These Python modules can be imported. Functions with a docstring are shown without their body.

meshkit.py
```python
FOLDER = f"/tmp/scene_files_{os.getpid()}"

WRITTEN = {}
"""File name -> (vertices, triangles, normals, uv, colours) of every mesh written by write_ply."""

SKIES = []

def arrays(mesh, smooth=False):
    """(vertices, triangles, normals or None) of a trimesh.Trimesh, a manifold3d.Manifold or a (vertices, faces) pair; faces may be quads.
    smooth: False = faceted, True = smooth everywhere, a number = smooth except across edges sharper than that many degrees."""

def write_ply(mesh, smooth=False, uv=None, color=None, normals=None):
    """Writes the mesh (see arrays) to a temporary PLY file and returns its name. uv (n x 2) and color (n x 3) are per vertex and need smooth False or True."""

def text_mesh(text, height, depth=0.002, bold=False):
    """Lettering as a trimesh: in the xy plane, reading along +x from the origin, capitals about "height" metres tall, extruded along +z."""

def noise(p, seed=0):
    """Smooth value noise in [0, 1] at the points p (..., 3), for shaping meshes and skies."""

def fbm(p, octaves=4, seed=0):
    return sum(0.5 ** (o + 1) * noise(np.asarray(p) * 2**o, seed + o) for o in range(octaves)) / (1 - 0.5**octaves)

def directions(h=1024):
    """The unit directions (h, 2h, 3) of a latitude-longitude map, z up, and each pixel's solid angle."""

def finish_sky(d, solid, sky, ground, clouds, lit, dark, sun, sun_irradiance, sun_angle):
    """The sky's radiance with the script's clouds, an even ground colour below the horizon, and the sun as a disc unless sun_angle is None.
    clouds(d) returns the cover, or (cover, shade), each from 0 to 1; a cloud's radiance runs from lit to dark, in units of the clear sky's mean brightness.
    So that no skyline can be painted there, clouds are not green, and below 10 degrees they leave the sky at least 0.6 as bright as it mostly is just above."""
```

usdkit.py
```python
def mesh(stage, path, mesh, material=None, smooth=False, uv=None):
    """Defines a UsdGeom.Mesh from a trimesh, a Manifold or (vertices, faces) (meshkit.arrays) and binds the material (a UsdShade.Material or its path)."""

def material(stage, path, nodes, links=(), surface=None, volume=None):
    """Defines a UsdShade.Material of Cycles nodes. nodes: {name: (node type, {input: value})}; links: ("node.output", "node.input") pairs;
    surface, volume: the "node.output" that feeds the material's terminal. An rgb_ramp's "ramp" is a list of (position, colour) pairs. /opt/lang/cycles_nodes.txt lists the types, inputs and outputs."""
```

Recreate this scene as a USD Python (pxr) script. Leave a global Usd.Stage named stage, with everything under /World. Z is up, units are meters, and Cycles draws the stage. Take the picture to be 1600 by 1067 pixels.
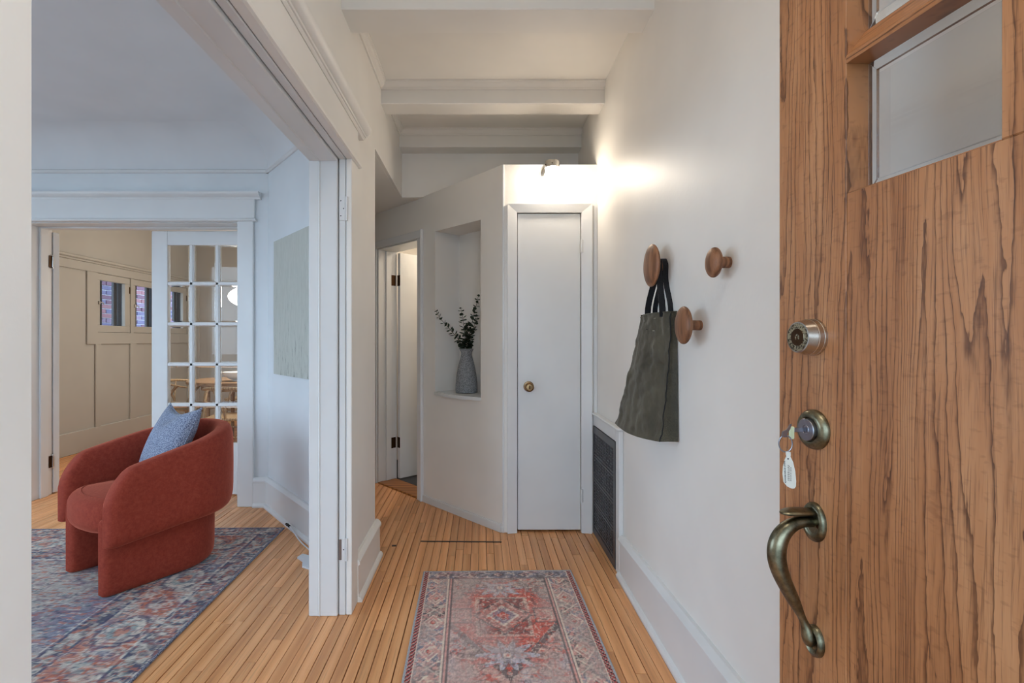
import math, random, numpy as np, trimesh, manifold3d as m3, usdkit, meshkit
from pxr import Usd, UsdGeom, UsdLux, UsdShade, Gf, Sdf, Vt
from shapely.geometry import Polygon, Point, box as sbox
random.seed(7); np.random.seed(7)
stage = Usd.Stage.CreateInMemory()
UsdGeom.SetStageUpAxis(stage, 'Z'); UsdGeom.SetStageMetersPerUnit(stage, 1.0)
W = UsdGeom.Xform.Define(stage, '/World'); stage.SetDefaultPrim(W.GetPrim())
UsdGeom.Scope.Define(stage, '/World/Looks')

# ---------------------------------------------------------------- camera, sky, exposure
cam = UsdGeom.Camera.Define(stage, '/World/camera')
cam.CreateFocalLengthAttr(18.0); cam.CreateHorizontalApertureAttr(36.0); cam.CreateVerticalApertureAttr(24.0)
cam.CreateHorizontalApertureOffsetAttr(1.125); cam.CreateVerticalApertureOffsetAttr(-0.079)
cam.CreateFStopAttr(0.0); cam.CreateClippingRangeAttr(Gf.Vec2f(0.05, 1000))
cx_ = UsdGeom.Xformable(cam); cx_.AddTranslateOp().Set(Gf.Vec3d(0, 0, 1.2)); cx_.AddRotateXOp().Set(90.0)
EXPOSURE = 0.20
cam.CreateExposureAttr(EXPOSURE)
sky = UsdLux.DomeLight.Define(stage, '/World/sky'); sky.CreateIntensityAttr(1.5); sky.CreateColorAttr(Gf.Vec3f(0.60, 0.79, 1.0))
SCONCE_POWER = 68.0      # emission of the closet sconce's opal glass
PENDANT_POWER = 14.0      # dining pendant shade
HALL_FILL_POWER = 27.0         # added fill lamp on the hall ceiling, out of view inside the entry
POWDER_POWER = 30.0      # unseen lamp in the little room behind the diagonal wall, lighting its doorway

# ---------------------------------------------------------------- materials
def L(*c):
    c = np.array(c, float) / 255.0
    return tuple(np.where(c <= .04045, c / 12.92, ((c + .055) / 1.055) ** 2.4))
LK = '/World/Looks/'
def mat(name, nodes, links, surface='p.BSDF', **k):
    return usdkit.material(stage, LK + name, nodes, links, surface=surface, **k)
def plain(name, rgb, rough=.5, metal=0., **k):
    return mat(name, {'p': ('principled_bsdf', dict(base_color=rgb, roughness=rough, metallic=metal, **k))}, [])
def paint(name, rgb, rough=.42, bump=.10, scale=60):
    return mat(name, {'g': ('geometry', {}), 'n': ('noise_texture', dict(scale=scale, detail=4, roughness=.6)),
        'n2': ('noise_texture', dict(scale=3.0, detail=3)), 'r': ('rgb_ramp', dict(ramp=[(.3, tuple(np.array(rgb) * .965)), (.7, tuple(np.minimum(np.array(rgb) * 1.02, .95)))])),
        'b': ('bump', dict(strength=bump, distance=.004)), 'p': ('principled_bsdf', dict(roughness=rough))},
        [('g.position', 'n.vector'), ('g.position', 'n2.vector'), ('n2.fac', 'r.fac'), ('r.color', 'p.base_color'), ('n.fac', 'b.height'), ('b.normal', 'p.normal')])
def wood(name, stops, across, along, axis, rough=.4, per=0., dark=.35, pore=4.0, bump=.15, coat=0., figure=6.0, coord='world', tint=None, pscale=6.0):
    """Grain runs along `axis`. per = how much each piece differs from the next."""
    s = [across] * 3; s['xyz'.index(axis)] = along
    s2 = [across * pore] * 3; s2['xyz'.index(axis)] = along * pore * .4
    N = {'o': ('object_info', {}), 'q': ('geometry', {}), 'ad': ('math', dict(math_type='add')), 'fr': ('math', dict(math_type='fraction')),
         'k': ('math', dict(math_type='multiply', value2=37.0)), 'c': ('combine_xyz', {}), 'tc': ('texture_coordinate', {}),
         'm': ('mapping', dict(scale=s)), 'm2': ('mapping', dict(scale=s2)),
         'n1': ('noise_texture', dict(scale=1.0, detail=5, roughness=.62, distortion=figure * .12)),
         'w': ('wave_texture', dict(wave_type='bands', bands_direction='y' if axis == 'x' else 'x', profile='sine', scale=.32, distortion=figure, detail=3, detail_scale=1.2, detail_roughness=.6)),
         'mx': ('mix_float', dict(fac=.42)), 'r': ('rgb_ramp', dict(ramp=stops)),
         'n2': ('noise_texture', dict(scale=1.0, detail=3, roughness=.7)), 'pr': ('rgb_ramp', dict(ramp=[(.34, (dark,) * 3), (.47, (1, 1, 1))])),
         'mu': ('mix', dict(mix_type='multiply', fac=.85)),
         'vr': ('rgb_ramp', dict(ramp=[(0, tuple(1 - per * np.array([.55, .62, .7]))), (.5, (1, 1, 1)), (1, tuple(1 + per * np.array([.35, .35, .32])))] if tint is None else tint)),
         'mv': ('mix', dict(mix_type='multiply', fac=1.0)),
         'b': ('bump', dict(strength=bump, distance=.002)), 'p': ('principled_bsdf', dict(roughness=rough, coat_weight=coat, coat_roughness=.25))}
    src = 'q.position' if coord == 'world' else 'tc.object'
    K = [('o.random', 'ad.value1'), ('q.random_per_island', 'ad.value2'), ('ad.value', 'fr.value1'), ('fr.value', 'k.value1'), ('k.value', 'c.x'), ('k.value', 'c.y'), ('k.value', 'c.z'),
         (src, 'm.vector'), (src, 'm2.vector'), ('c.vector', 'm.location'), ('c.vector', 'm2.location'), ('m.vector', 'n1.vector'), ('m.vector', 'w.vector'), ('m2.vector', 'n2.vector'),
         ('n1.fac', 'mx.a'), ('w.fac', 'mx.b'), ('mx.result', 'r.fac'), ('n2.fac', 'pr.fac'), ('r.color', 'mu.color1'), ('pr.color', 'mu.color2'),
         ('fr.value', 'vr.fac'), ('mu.color', 'mv.color1'), ('vr.color', 'mv.color2'), ('mv.color', 'p.base_color'), ('n2.fac', 'b.height'), ('b.normal', 'p.normal')]
    if per == 0: K = [k for k in K if k[0].split('.')[0] not in ('c',)]
    return mat(name, N, K)

WHITE = paint('wall_paint', (.865, .825, .77), .42)
WHITE_LR_DAYLIT = paint('living_wall_daylight_tint', (.76, .79, .81), .45)  # cool tint puts the blue daylight into the wall colour
TRIM = paint('trim_paint', (.76, .757, .748), .30, .06, 90)
CEIL = paint('ceiling_paint', (.865, .83, .775), .6, .08, 80)
CEIL_LR_DAYLIT = paint('living_ceiling_daylight_tint', (.76, .77, .785), .7, .08, 80)  # ceiling colour carries the same blue daylight tint
BEIGE = paint('dining_paint', (.46, .44, .405), .5, .08)
GREYPANEL = paint('dining_far_paint', (.45, .42, .38), .5, .08)
OAKF = wood('floor_oak', [(.10, L(210, 144, 92)), (.45, L(230, 165, 110)), (.62, L(236, 173, 118)), (.95, L(243, 187, 134))], 17, 1.1, 'y', rough=.40, per=.30, dark=.80, pore=9, bump=.10, figure=4)
SUB = plain('subfloor_dark', (.035, .02, .012), .9)
SILLW = wood('threshold_oak', [(.2, L(120, 74, 36)), (.5, L(168, 108, 56)), (.8, L(190, 132, 78))], 20, 2, 'x', rough=.5, per=0)
DARKWOOD = plain('dark_patch', (.05, .035, .028), .6)
def door_wood(name='door_oak', horizontal=False):
    N = {'q': ('geometry', {}), 'm0': ('mapping', dict(scale=(9, 9, 1.3))), 'nw': ('noise_texture', dict(scale=1., detail=3, roughness=.55)),
         'sx': ('separate_xyz', {}), 'wv': ('math', dict(math_type='multiply', value2=.05)), 'yw': ('math', dict(math_type='add')), 'cx': ('combine_xyz', {}),
         # growth rings: thin dark earlywood lines that follow the contours of a stretched noise (cathedral figure)
         'ms': ('mapping', dict(scale=(1, 13, .26))), 'vor': ('noise_texture', dict(scale=1., detail=1.0, roughness=.35)), 'vk': ('math', dict(math_type='multiply', value2=30.0)), 'vf': ('math', dict(math_type='fraction')),
         'mw': ('mapping', dict(scale=(1, 150, 28))), 'wn': ('noise_texture', dict(scale=1., detail=2)), 'wk': ('math', dict(math_type='multiply', value2=.55)), 'va': ('math', dict(math_type='add')),
         'ln': ('rgb_ramp', dict(ramp=[(0, (.85, .84, .83)), (.02, (.25, .20, .17)), (.07, (.36, .30, .26)), (.20, (.82, .79, .76)), (.36, (1, 1, 1)), (.97, (1, 1, 1)), (1, (.85, .84, .83))])),
         'mp': ('mapping', dict(scale=(1, 420, 9))), 'pn': ('noise_texture', dict(scale=1., detail=3, roughness=.7)), 'pr': ('rgb_ramp', dict(ramp=[(.32, (.36, .31, .29)), (.48, (1, 1, 1))])),
         'mb': ('mapping', dict(scale=(1, 16, 1.6))), 'bn': ('noise_texture', dict(scale=1., detail=5, roughness=.65)), 'br': ('rgb_ramp', dict(ramp=[(.25, L(130, 80, 46)), (.5, L(168, 112, 70)), (.75, L(190, 138, 96))])),
         'mk': ('mapping', dict(scale=(60, 60, 140))), 'kn': ('noise_texture', dict(scale=1., detail=2)), 'kr': ('rgb_ramp', dict(ramp=[(.30, (.72, .68, .66)), (.42, (1, 1, 1))])),
         'x1': ('mix', dict(mix_type='multiply', fac=.92)), 'x2': ('mix', dict(mix_type='multiply', fac=.75)), 'x3': ('mix', dict(mix_type='multiply', fac=.6)),
         'ah': ('rgb_to_bw', {}), 'b': ('bump', dict(strength=.35, distance=.0015)), 'p': ('principled_bsdf', dict(roughness=.36, coat_weight=.2, coat_roughness=.3))}
    K = [('q.position', 'm0.vector'), ('m0.vector', 'nw.vector'), ('q.position', 'sx.vector'), ('nw.fac', 'wv.value1'), ('sx.y', 'yw.value1'), ('wv.value', 'yw.value2'), ('sx.x', 'cx.x'), ('yw.value', 'cx.y'), ('sx.z', 'cx.z'),
         ('cx.vector', 'ms.vector'), ('ms.vector', 'vor.vector'), ('vor.fac', 'vk.value1'), ('q.position', 'mw.vector'), ('mw.vector', 'wn.vector'), ('wn.fac', 'wk.value1'), ('vk.value', 'va.value1'), ('wk.value', 'va.value2'), ('va.value', 'vf.value1'), ('vf.value', 'ln.fac'), ('cx.vector', 'mp.vector'), ('mp.vector', 'pn.vector'), ('pn.fac', 'pr.fac'), ('cx.vector', 'mb.vector'), ('mb.vector', 'bn.vector'), ('bn.fac', 'br.fac'),
         ('q.position', 'mk.vector'), ('mk.vector', 'kn.vector'), ('kn.fac', 'kr.fac'), ('br.color', 'x1.color1'), ('ln.color', 'x1.color2'), ('x1.color', 'x2.color1'), ('pr.color', 'x2.color2'), ('x2.color', 'x3.color1'), ('kr.color', 'x3.color2'),
         ('x3.color', 'p.base_color'), ('x2.color', 'ah.color'), ('ah.val', 'b.height'), ('b.normal', 'p.normal')]
    if horizontal:                                                   # rails and muntins: the grain lies along the door's width
        ex = {('yw.value', 'cx.y'): ('yw.value', 'cx.z'), ('sx.z', 'cx.z'): ('sx.z', 'cx.y')}
        K = [ex.get(k, k) for k in K]; K = [('h.vector', k[1]) if k[0] == 'q.position' and k[1] in ('mw.vector',) else k for k in K]; N['hx'] = ('combine_xyz', {}); N['h'] = ('mapping', {}); K += [('sx.x', 'hx.x'), ('sx.z', 'hx.y'), ('sx.y', 'hx.z'), ('hx.vector', 'h.vector')]
    return mat(name, N, K)
DOORW = door_wood(); DOORH = door_wood('door_oak_rail', True)
WALNUT = wood('knob_walnut', [(.15, L(92, 58, 36)), (.5, L(138, 92, 62)), (.85, L(160, 112, 80))], 60, 8, 'z', rough=.45, dark=.7, per=.2)
CHAIRW = wood('chair_oak', [(.2, L(138, 110, 78)), (.5, L(172, 142, 106)), (.85, L(192, 164, 128))], 40, 4, 'z', rough=.5, dark=.8, coord='object')
TABLEW = wood('table_oak', [(.2, L(128, 96, 66)), (.5, L(160, 124, 88)), (.85, L(180, 146, 110))], 30, 3, 'x', rough=.4, dark=.8)
BRASS = mat('aged_brass', {'g': ('geometry', {}), 'n': ('noise_texture', dict(scale=45, detail=5, roughness=.65)), 'r': ('rgb_ramp', dict(ramp=[(.3, L(72, 70, 58)), (.55, L(128, 122, 100)), (.8, L(158, 152, 130))])),
    'p': ('principled_bsdf', dict(metallic=1.0, roughness=.33))}, [('g.position', 'n.vector'), ('n.fac', 'r.fac'), ('r.color', 'p.base_color')])
NICKEL = plain('worn_nickel', L(190, 182, 170), .22, 1.)
LOCKFACE = mat('lock_face', {'g': ('geometry', {}), 'n': ('noise_texture', dict(scale=320, detail=4)), 'r': ('rgb_ramp', dict(ramp=[(.4, L(70, 62, 50)), (.55, L(168, 158, 132))])), 'p': ('principled_bsdf', dict(metallic=.9, roughness=.4))},
    [('g.position', 'n.vector'), ('n.fac', 'r.fac'), ('r.color', 'p.base_color')])
STEEL = plain('lock_steel', L(150, 150, 158), .3, 1.)
CHROME = plain('chrome', L(205, 203, 198), .12, 1.)
BRONZE = plain('dark_bronze', L(70, 48, 30), .35, .9)
KNOBBR = plain('knob_bronze', L(150, 120, 86), .28, 1.)
IRON = plain('black_iron', L(80, 79, 82), .42, .3)
BLACK = plain('duct_black', (.006, .006, .007), .9)
INK = plain('ink_black', (.015, .015, .018), .6)
TAGW = plain('tag_plastic', L(214, 214, 204), .35)
KEYG = plain('key_head_green', L(190, 196, 160), .45)
PLASTIC = plain('white_plastic', L(225, 228, 232), .4)
CERAM = plain('white_ceramic', L(225, 222, 216), .25)
SLATE = paint('slate_floor', L(58, 60, 66), .5, .2, 30)
def velvet():
    return mat('rust_velvet', {'g': ('geometry', {}), 'n': ('noise_texture', dict(scale=55, detail=6, roughness=.75)), 'n2': ('noise_texture', dict(scale=420, detail=2)),
        'r': ('rgb_ramp', dict(ramp=[(.25, L(128, 50, 37)), (.5, L(146, 60, 44)), (.8, L(162, 74, 54))])), 'b': ('bump', dict(strength=.35, distance=.002)),
        'p': ('principled_bsdf', dict(roughness=.85, sheen_weight=.75, sheen_roughness=.35, sheen_tint=L(240, 140, 112), specular_ior_level=.2))},
        [('g.position', 'n.vector'), ('g.position', 'n2.vector'), ('n.fac', 'r.fac'), ('r.color', 'p.base_color'), ('n2.fac', 'b.height'), ('b.normal', 'p.normal')])
VELVET = velvet()
def cloth(name, a, b, scale=500, rough=.9, big=(0, 0), bump=.5):
    return mat(name, {'g': ('geometry', {}), 'n': ('noise_texture', dict(scale=scale, detail=3, roughness=.7)), 'r': ('rgb_ramp', dict(ramp=[(.42, a), (.58, b)])),
        'n3': ('noise_texture', dict(scale=9, detail=5, roughness=.65)), 'r3': ('rgb_ramp', dict(ramp=[(.3, (1 - big[0],) * 3), (.7, (1 + big[1],) * 3)])), 'mu': ('mix', dict(mix_type='multiply', fac=1.)),
        'bp': ('bump', dict(strength=bump, distance=.0015)), 'p': ('principled_bsdf', dict(roughness=rough, sheen_weight=.15, specular_ior_level=.3))},
        [('g.position', 'n.vector'), ('g.position', 'n3.vector'), ('n.fac', 'r.fac'), ('n3.fac', 'r3.fac'), ('r.color', 'mu.color1'), ('r3.color', 'mu.color2'), ('mu.color', 'p.base_color'), ('n.fac', 'bp.height'), ('bp.normal', 'p.normal')])
DENIM = cloth('blue_grey_weave', L(82, 92, 118), L(164, 172, 190), 210)
CANVAS = cloth('olive_waxed_canvas', L(56, 52, 41), L(80, 75, 60), 380, .5, (.35, .6))
STRAP = cloth('black_webbing', L(18, 18, 20), L(34, 34, 38), 600)
STITCH = plain('pale_stitching', L(170, 165, 150), .8)
VASE = cloth('grey_stoneware', L(112, 114, 118), L(156, 158, 160), 150, .7)
LEAF = mat('eucalyptus_leaf', {'o': ('geometry', {}), 'r': ('rgb_ramp', dict(ramp=[(0, L(52, 66, 50)), (.6, L(80, 96, 76)), (1, L(112, 126, 106))])), 'p': ('principled_bsdf', dict(roughness=.6)),
    't': ('translucent_bsdf', dict(color=L(70, 90, 60))), 'mx': ('mix_closure', dict(fac=.15))},
    [('o.random_per_island', 'r.fac'), ('r.color', 'p.base_color'), ('p.BSDF', 'mx.closure1'), ('t.BSDF', 'mx.closure2')], surface='mx.closure')
STEMM = plain('eucalyptus_stem', L(74, 66, 50), .7)
CANVASART = mat('painted_canvas', {'g': ('geometry', {}), 'm': ('mapping', dict(scale=(60, 60, 9))), 'n': ('noise_texture', dict(scale=1., detail=6, roughness=.75)), 'm2': ('mapping', dict(scale=(1, 1, 1))),
    'z': ('separate_xyz', {}), 'zr': ('map_range', dict(from_min=.95, from_max=1.55, to_min=-.02, to_max=.10)), 'sb': ('math', dict(math_type='add')),
    'r': ('rgb_ramp', dict(ramp=[(.30, L(70, 74, 70)), (.37, L(140, 143, 134)), (.44, L(186, 188, 178)), (.75, L(200, 201, 192))])), 'b': ('bump', dict(strength=.6, distance=.004)), 'p': ('principled_bsdf', dict(roughness=.7))},
    [('g.position', 'm.vector'), ('g.position', 'z.vector'), ('z.z', 'zr.value'), ('m.vector', 'n.vector'), ('n.fac', 'sb.value1'), ('zr.result', 'sb.value2'), ('sb.value', 'r.fac'), ('r.color', 'p.base_color'), ('n.fac', 'b.height'), ('b.normal', 'p.normal')])
def pilemat(name):
    return mat(name, {'a': ('attribute', dict(attribute='pile')), 'g': ('geometry', {}), 'n': ('noise_texture', dict(scale=700, detail=2)), 'r': ('rgb_ramp', dict(ramp=[(.3, (.72,) * 3), (.7, (1.15,) * 3)])),
        'mu': ('mix', dict(mix_type='multiply', fac=1.)), 'b': ('bump', dict(strength=.5, distance=.002)), 'p': ('principled_bsdf', dict(roughness=.95, specular_ior_level=.15, sheen_weight=.1))},
        [('g.position', 'n.vector'), ('n.fac', 'r.fac'), ('a.color', 'mu.color1'), ('r.color', 'mu.color2'), ('mu.color', 'p.base_color'), ('n.fac', 'b.height'), ('b.normal', 'p.normal')])
PILE = pilemat('rug_pile')
BIND = cloth('rug_binding_grey', L(150, 152, 158), L(186, 188, 192), 400)
BIND2 = cloth('rug_binding_navy', L(58, 60, 80), L(150, 152, 168), 300)
PANE = mat('window_glass', {'f0': ('fresnel', dict(IOR=1.5)), 'q': ('geometry', {}), 'iv': ('math', dict(math_type='subtract', value1=1.0)), 'f': ('math', dict(math_type='multiply')), 't': ('transparent_bsdf', dict(color=(.95, .96, .96))), 'g': ('glossy_bsdf', dict(color=(1, 1, 1), roughness=.0)), 'mx': ('mix_closure', {})},
    [('q.backfacing', 'iv.value2'), ('f0.fac', 'f.value1'), ('iv.value', 'f.value2'), ('f.value', 'mx.fac'), ('t.BSDF', 'mx.closure1'), ('g.BSDF', 'mx.closure2')], surface='mx.closure')
BEVELG = mat('bevelled_glass', {'g': ('glass_bsdf', dict(color=(.95, .97, .98), roughness=.02, IOR=1.5))}, [], surface='g.BSDF')
def emit(name, rgb, power):
    return mat(name, {'e': ('emission', dict(color=rgb, strength=power))}, [], surface='e.emission')
GLOW = emit('sconce_glow', (1.0, .88, .72), SCONCE_POWER)
PGLOW = emit('pendant_glow', (1.0, .93, .82), PENDANT_POWER)
HALL_FILL = emit('hall_fill_glow', (1.0, .90, .78), HALL_FILL_POWER)
WGLOW = emit('unseen_powder_lamp_glow', (1.0, .86, .68), POWDER_POWER)
BRICKS = [paint('brick_%s' % n, L(*c), .85, .5, 120) for n, c in (('plum', (104, 74, 92)), ('rose', (134, 92, 100)), ('slate', (96, 92, 122)), ('mauve', (120, 102, 124)))]
MORTAR = plain('mortar', L(196, 196, 204), .9)
PORCH = plain('porch_concrete', L(150, 150, 146), .9)

# ---------------------------------------------------------------- scene-tree helpers
_used = {}
def numbered(parent, name):
    k = (parent, name); n = _used.get(k, 0); _used[k] = n + 1
    return '%s/%s' % (parent, name if n == 0 else '%s_%03d' % (name, n))
def setd(p, label=None, cat=None, group=None, kind=None):
    for k, v in (('label', label), ('category', cat), ('group', group), ('kind', kind)):
        if v: p.SetCustomDataByKey(k, v)
class Thing:
    def __init__(s, name, label, cat, base=(0, 0, 0), group=None, kind=None, rotz=0.):
        s.path = numbered('/World', name); s.base = np.array(base, float)
        x = UsdGeom.Xform.Define(stage, s.path); s.t = x.AddTranslateOp(); s.t.Set(Gf.Vec3d(*map(float, base)))
        if rotz: x.AddRotateZOp().Set(math.degrees(rotz))
        s.prim = x.GetPrim(); setd(s.prim, label, cat, group, kind)
    def part(s, name, mesh, m, parent=None, label=None, smooth=35, kind=None, colors=None):
        path = numbered((parent.GetPath().pathString if parent else s.path), name)
        v, f = arr(mesh); g = usdkit.mesh(stage, path, (v - s.base, f), m, smooth=smooth)
        if colors is not None:
            UsdGeom.PrimvarsAPI(g).CreatePrimvar('pile', Sdf.ValueTypeNames.Color3fArray, 'vertex').Set(Vt.Vec3fArray.FromNumpy(np.asarray(colors, np.float32)))
        setd(g.GetPrim(), label, None, None, kind)
        return g.GetPrim()
def single(name, mesh, m, label, cat, group=None, kind=None, smooth=35):
    g = usdkit.mesh(stage, numbered('/World', name), arr(mesh), m, smooth=smooth)
    setd(g.GetPrim(), label, cat, group, kind); return g.GetPrim()
def struct(name, mesh, m, label, cat, smooth=20): return single(name, mesh, m, label, cat, kind='structure', smooth=smooth)
def arr(mesh):
    v, f, _ = meshkit.arrays(mesh, False); return np.array(v, float), np.array(f)

# ---------------------------------------------------------------- shape helpers
def cat(*ms):
    vs, fs, n = [], [], 0
    for m in ms:
        v, f = arr(m); vs.append(v); fs.append(f + n); n += len(v)
    return np.vstack(vs), np.vstack(fs)
def box(x0, x1, y0, y1, z0, z1):
    return m3.Manifold.cube((x1 - x0, y1 - y0, z1 - z0)).translate((x0, y0, z0))
def hull(pts): return m3.Manifold.hull_points(np.asarray(pts, float))
def cbox(x0, x1, y0, y1, z0, z1, b=.003):
    P = []
    for i in (0, 1):
        for j in (0, 1):
            for k in (0, 1):
                c = np.array([(x0, x1)[i], (y0, y1)[j], (z0, z1)[k]]); s = np.array([1 - 2 * i, 1 - 2 * j, 1 - 2 * k])
                for a in range(3):
                    d = s * b; d[a] = 0; P.append(c + d)
    return hull(P)
def prism(poly, z0, z1):
    p = np.asarray(poly, float)
    if not Polygon(p).exterior.is_ccw: p = p[::-1]
    return m3.Manifold.extrude(m3.CrossSection([p.tolist()]), z1 - z0).translate((0, 0, z0))
class Frame:
    """Local frame (s along u, d along n, z up), standing at o."""
    def __init__(self, o, u, n):
        self.o = np.array(o, float); self.M = np.zeros((3, 4)); self.M[:2, 0] = u; self.M[:2, 1] = n; self.M[2, 2] = 1; self.M[:, 3] = self.o
        self.flip = np.linalg.det(self.M[:, :3]) < 0
    def __call__(self, mesh):
        v, f = arr(mesh); v = v @ self.M[:, :3].T + self.o
        return v, (f[:, ::-1] if self.flip else f)
    def p(self, s, d, z=0.): return self.M[:, :3] @ np.array([s, d, z], float) + self.o
def extr(profile, a0, a1, axis):
    """Profile (p, z) extruded along axis 'x' (p is y) or 'y' (p is x)."""
    m = prism(profile, a0, a1)      # x=p, y=z, z=axis
    v, f = arr(m)
    v = np.stack([v[:, 0], v[:, 2], v[:, 1]], 1) if axis == 'y' else np.stack([v[:, 2], v[:, 0], v[:, 1]], 1)
    m = trimesh.Trimesh(v, f, process=False)
    return (v, f[:, ::-1]) if m.volume < 0 else (v, f)
def loft(p0, y0, p1, y1):
    """Profiles (x, z) at two y's, same count, closed solid."""
    n = len(p0); v = [(x, y0, z) for x, z in p0] + [(x, y1, z) for x, z in p1]; f = []
    for i in range(n):
        j = (i + 1) % n; f += [(i, j, n + j), (i, n + j, n + i)]
    t = trimesh.creation.triangulate_polygon(Polygon(p0), engine='earcut')
    tri = np.array(t[1]); pv = np.array(t[0])
    idx = [int(np.argmin(((np.array(p0) - q) ** 2).sum(1))) for q in pv]
    for a, b, c in tri: f += [(idx[a], idx[c], idx[b]), (n + idx[a], n + idx[b], n + idx[c])]
    m = trimesh.Trimesh(np.array(v), np.array(f), process=False); m.fix_normals()
    return np.array(m.vertices), np.array(m.faces)
def lathe(prof, n=40, axis='z', o=(0, 0, 0), direction=None):
    """prof: (r, h) pairs; closed at both ends where r = 0. direction: unit vector the height runs along."""
    prof = np.asarray(prof, float); a = np.linspace(0, 2 * np.pi, n, endpoint=False); v = []; f = []
    for r, h in prof: v += [(r * math.cos(t), r * math.sin(t), h) for t in a]
    for i in range(len(prof) - 1):
        for j in range(n):
            k = (j + 1) % n; f += [(i * n + j, i * n + k, (i + 1) * n + k), (i * n + j, (i + 1) * n + k, (i + 1) * n + j)]
    v = np.array(v); f = np.array(f)
    m = trimesh.Trimesh(v, f, process=True); m.update_faces(m.nondegenerate_faces()); m.remove_unreferenced_vertices()
    v, f = np.array(m.vertices), np.array(m.faces)
    d = np.array(direction if direction is not None else {'x': (1, 0, 0), 'y': (0, 1, 0), 'z': (0, 0, 1)}[axis], float); d /= np.linalg.norm(d)
    up = np.array([0, 0, 1.]) if abs(d[2]) < .9 else np.array([0, 1., 0])
    e1 = np.cross(up, d); e1 /= np.linalg.norm(e1); e2 = np.cross(d, e1)
    v = v[:, :1] * e1 + v[:, 1:2] * e2 + v[:, 2:] * d + np.array(o, float)
    if trimesh.Trimesh(v, f, process=False).volume < 0: f = f[:, ::-1]
    return v, f
def spline(P, n):
    from scipy.interpolate import CubicSpline
    P = np.asarray(P, float); t = np.r_[0, np.cumsum(np.linalg.norm(np.diff(P[:, :3], axis=0), axis=1))]
    return CubicSpline(t / t[-1], P)(np.linspace(0, 1, n))
def tube(P, r, k=10, flat=1.0, ref=(0, 0, 1.)):
    """Tube along points P (n x 3), radii r; flat squashes it along the ref-ward normal."""
    P = np.asarray(P, float); n = len(P); r = np.broadcast_to(np.asarray(r, float), (n,))
    T = np.gradient(P, axis=0); T /= np.linalg.norm(T, axis=1, keepdims=True); v = []; f = []
    ref = np.array(ref, float); prev = None
    for i in range(n):
        e1 = np.cross(ref, T[i]) if prev is None else prev - T[i] * (prev @ T[i])
        if np.linalg.norm(e1) < 1e-6: e1 = np.cross((1, .1, 0), T[i])
        e1 /= np.linalg.norm(e1); e2 = np.cross(T[i], e1); prev = e1
        for a in np.linspace(0, 2 * np.pi, k, endpoint=False): v.append(P[i] + r[i] * (math.cos(a) * e1 + math.sin(a) * flat * e2))
    for i in range(n - 1):
        for j in range(k):
            q = (j + 1) % k; f += [(i * k + j, i * k + q, (i + 1) * k + q), (i * k + j, (i + 1) * k + q, (i + 1) * k + j)]
    v += [P[0], P[-1]]
    for j in range(k):
        q = (j + 1) % k; f += [(len(v) - 2, q, j), (len(v) - 1, (n - 1) * k + j, (n - 1) * k + q)]
    v = np.array(v); f = np.array(f)
    if trimesh.Trimesh(v, f, process=False).volume < 0: f = f[:, ::-1]
    return v, f
def gridmesh(V):
    """V (n, m, 3) open grid -> vertices, faces."""
    n, m = V.shape[:2]; i, j = np.meshgrid(np.arange(n - 1), np.arange(m - 1), indexing='ij'); a = (i * m + j).ravel()
    return V.reshape(-1, 3), np.vstack([np.stack([a, a + m, a + m + 1], 1), np.stack([a, a + m + 1, a + 1], 1)])

# ================================================================ THE SETTING
XL, XR, YF = -.578, .727, -.12
HC, HLR, HD = 2.70, 2.66, 2.60
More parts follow.
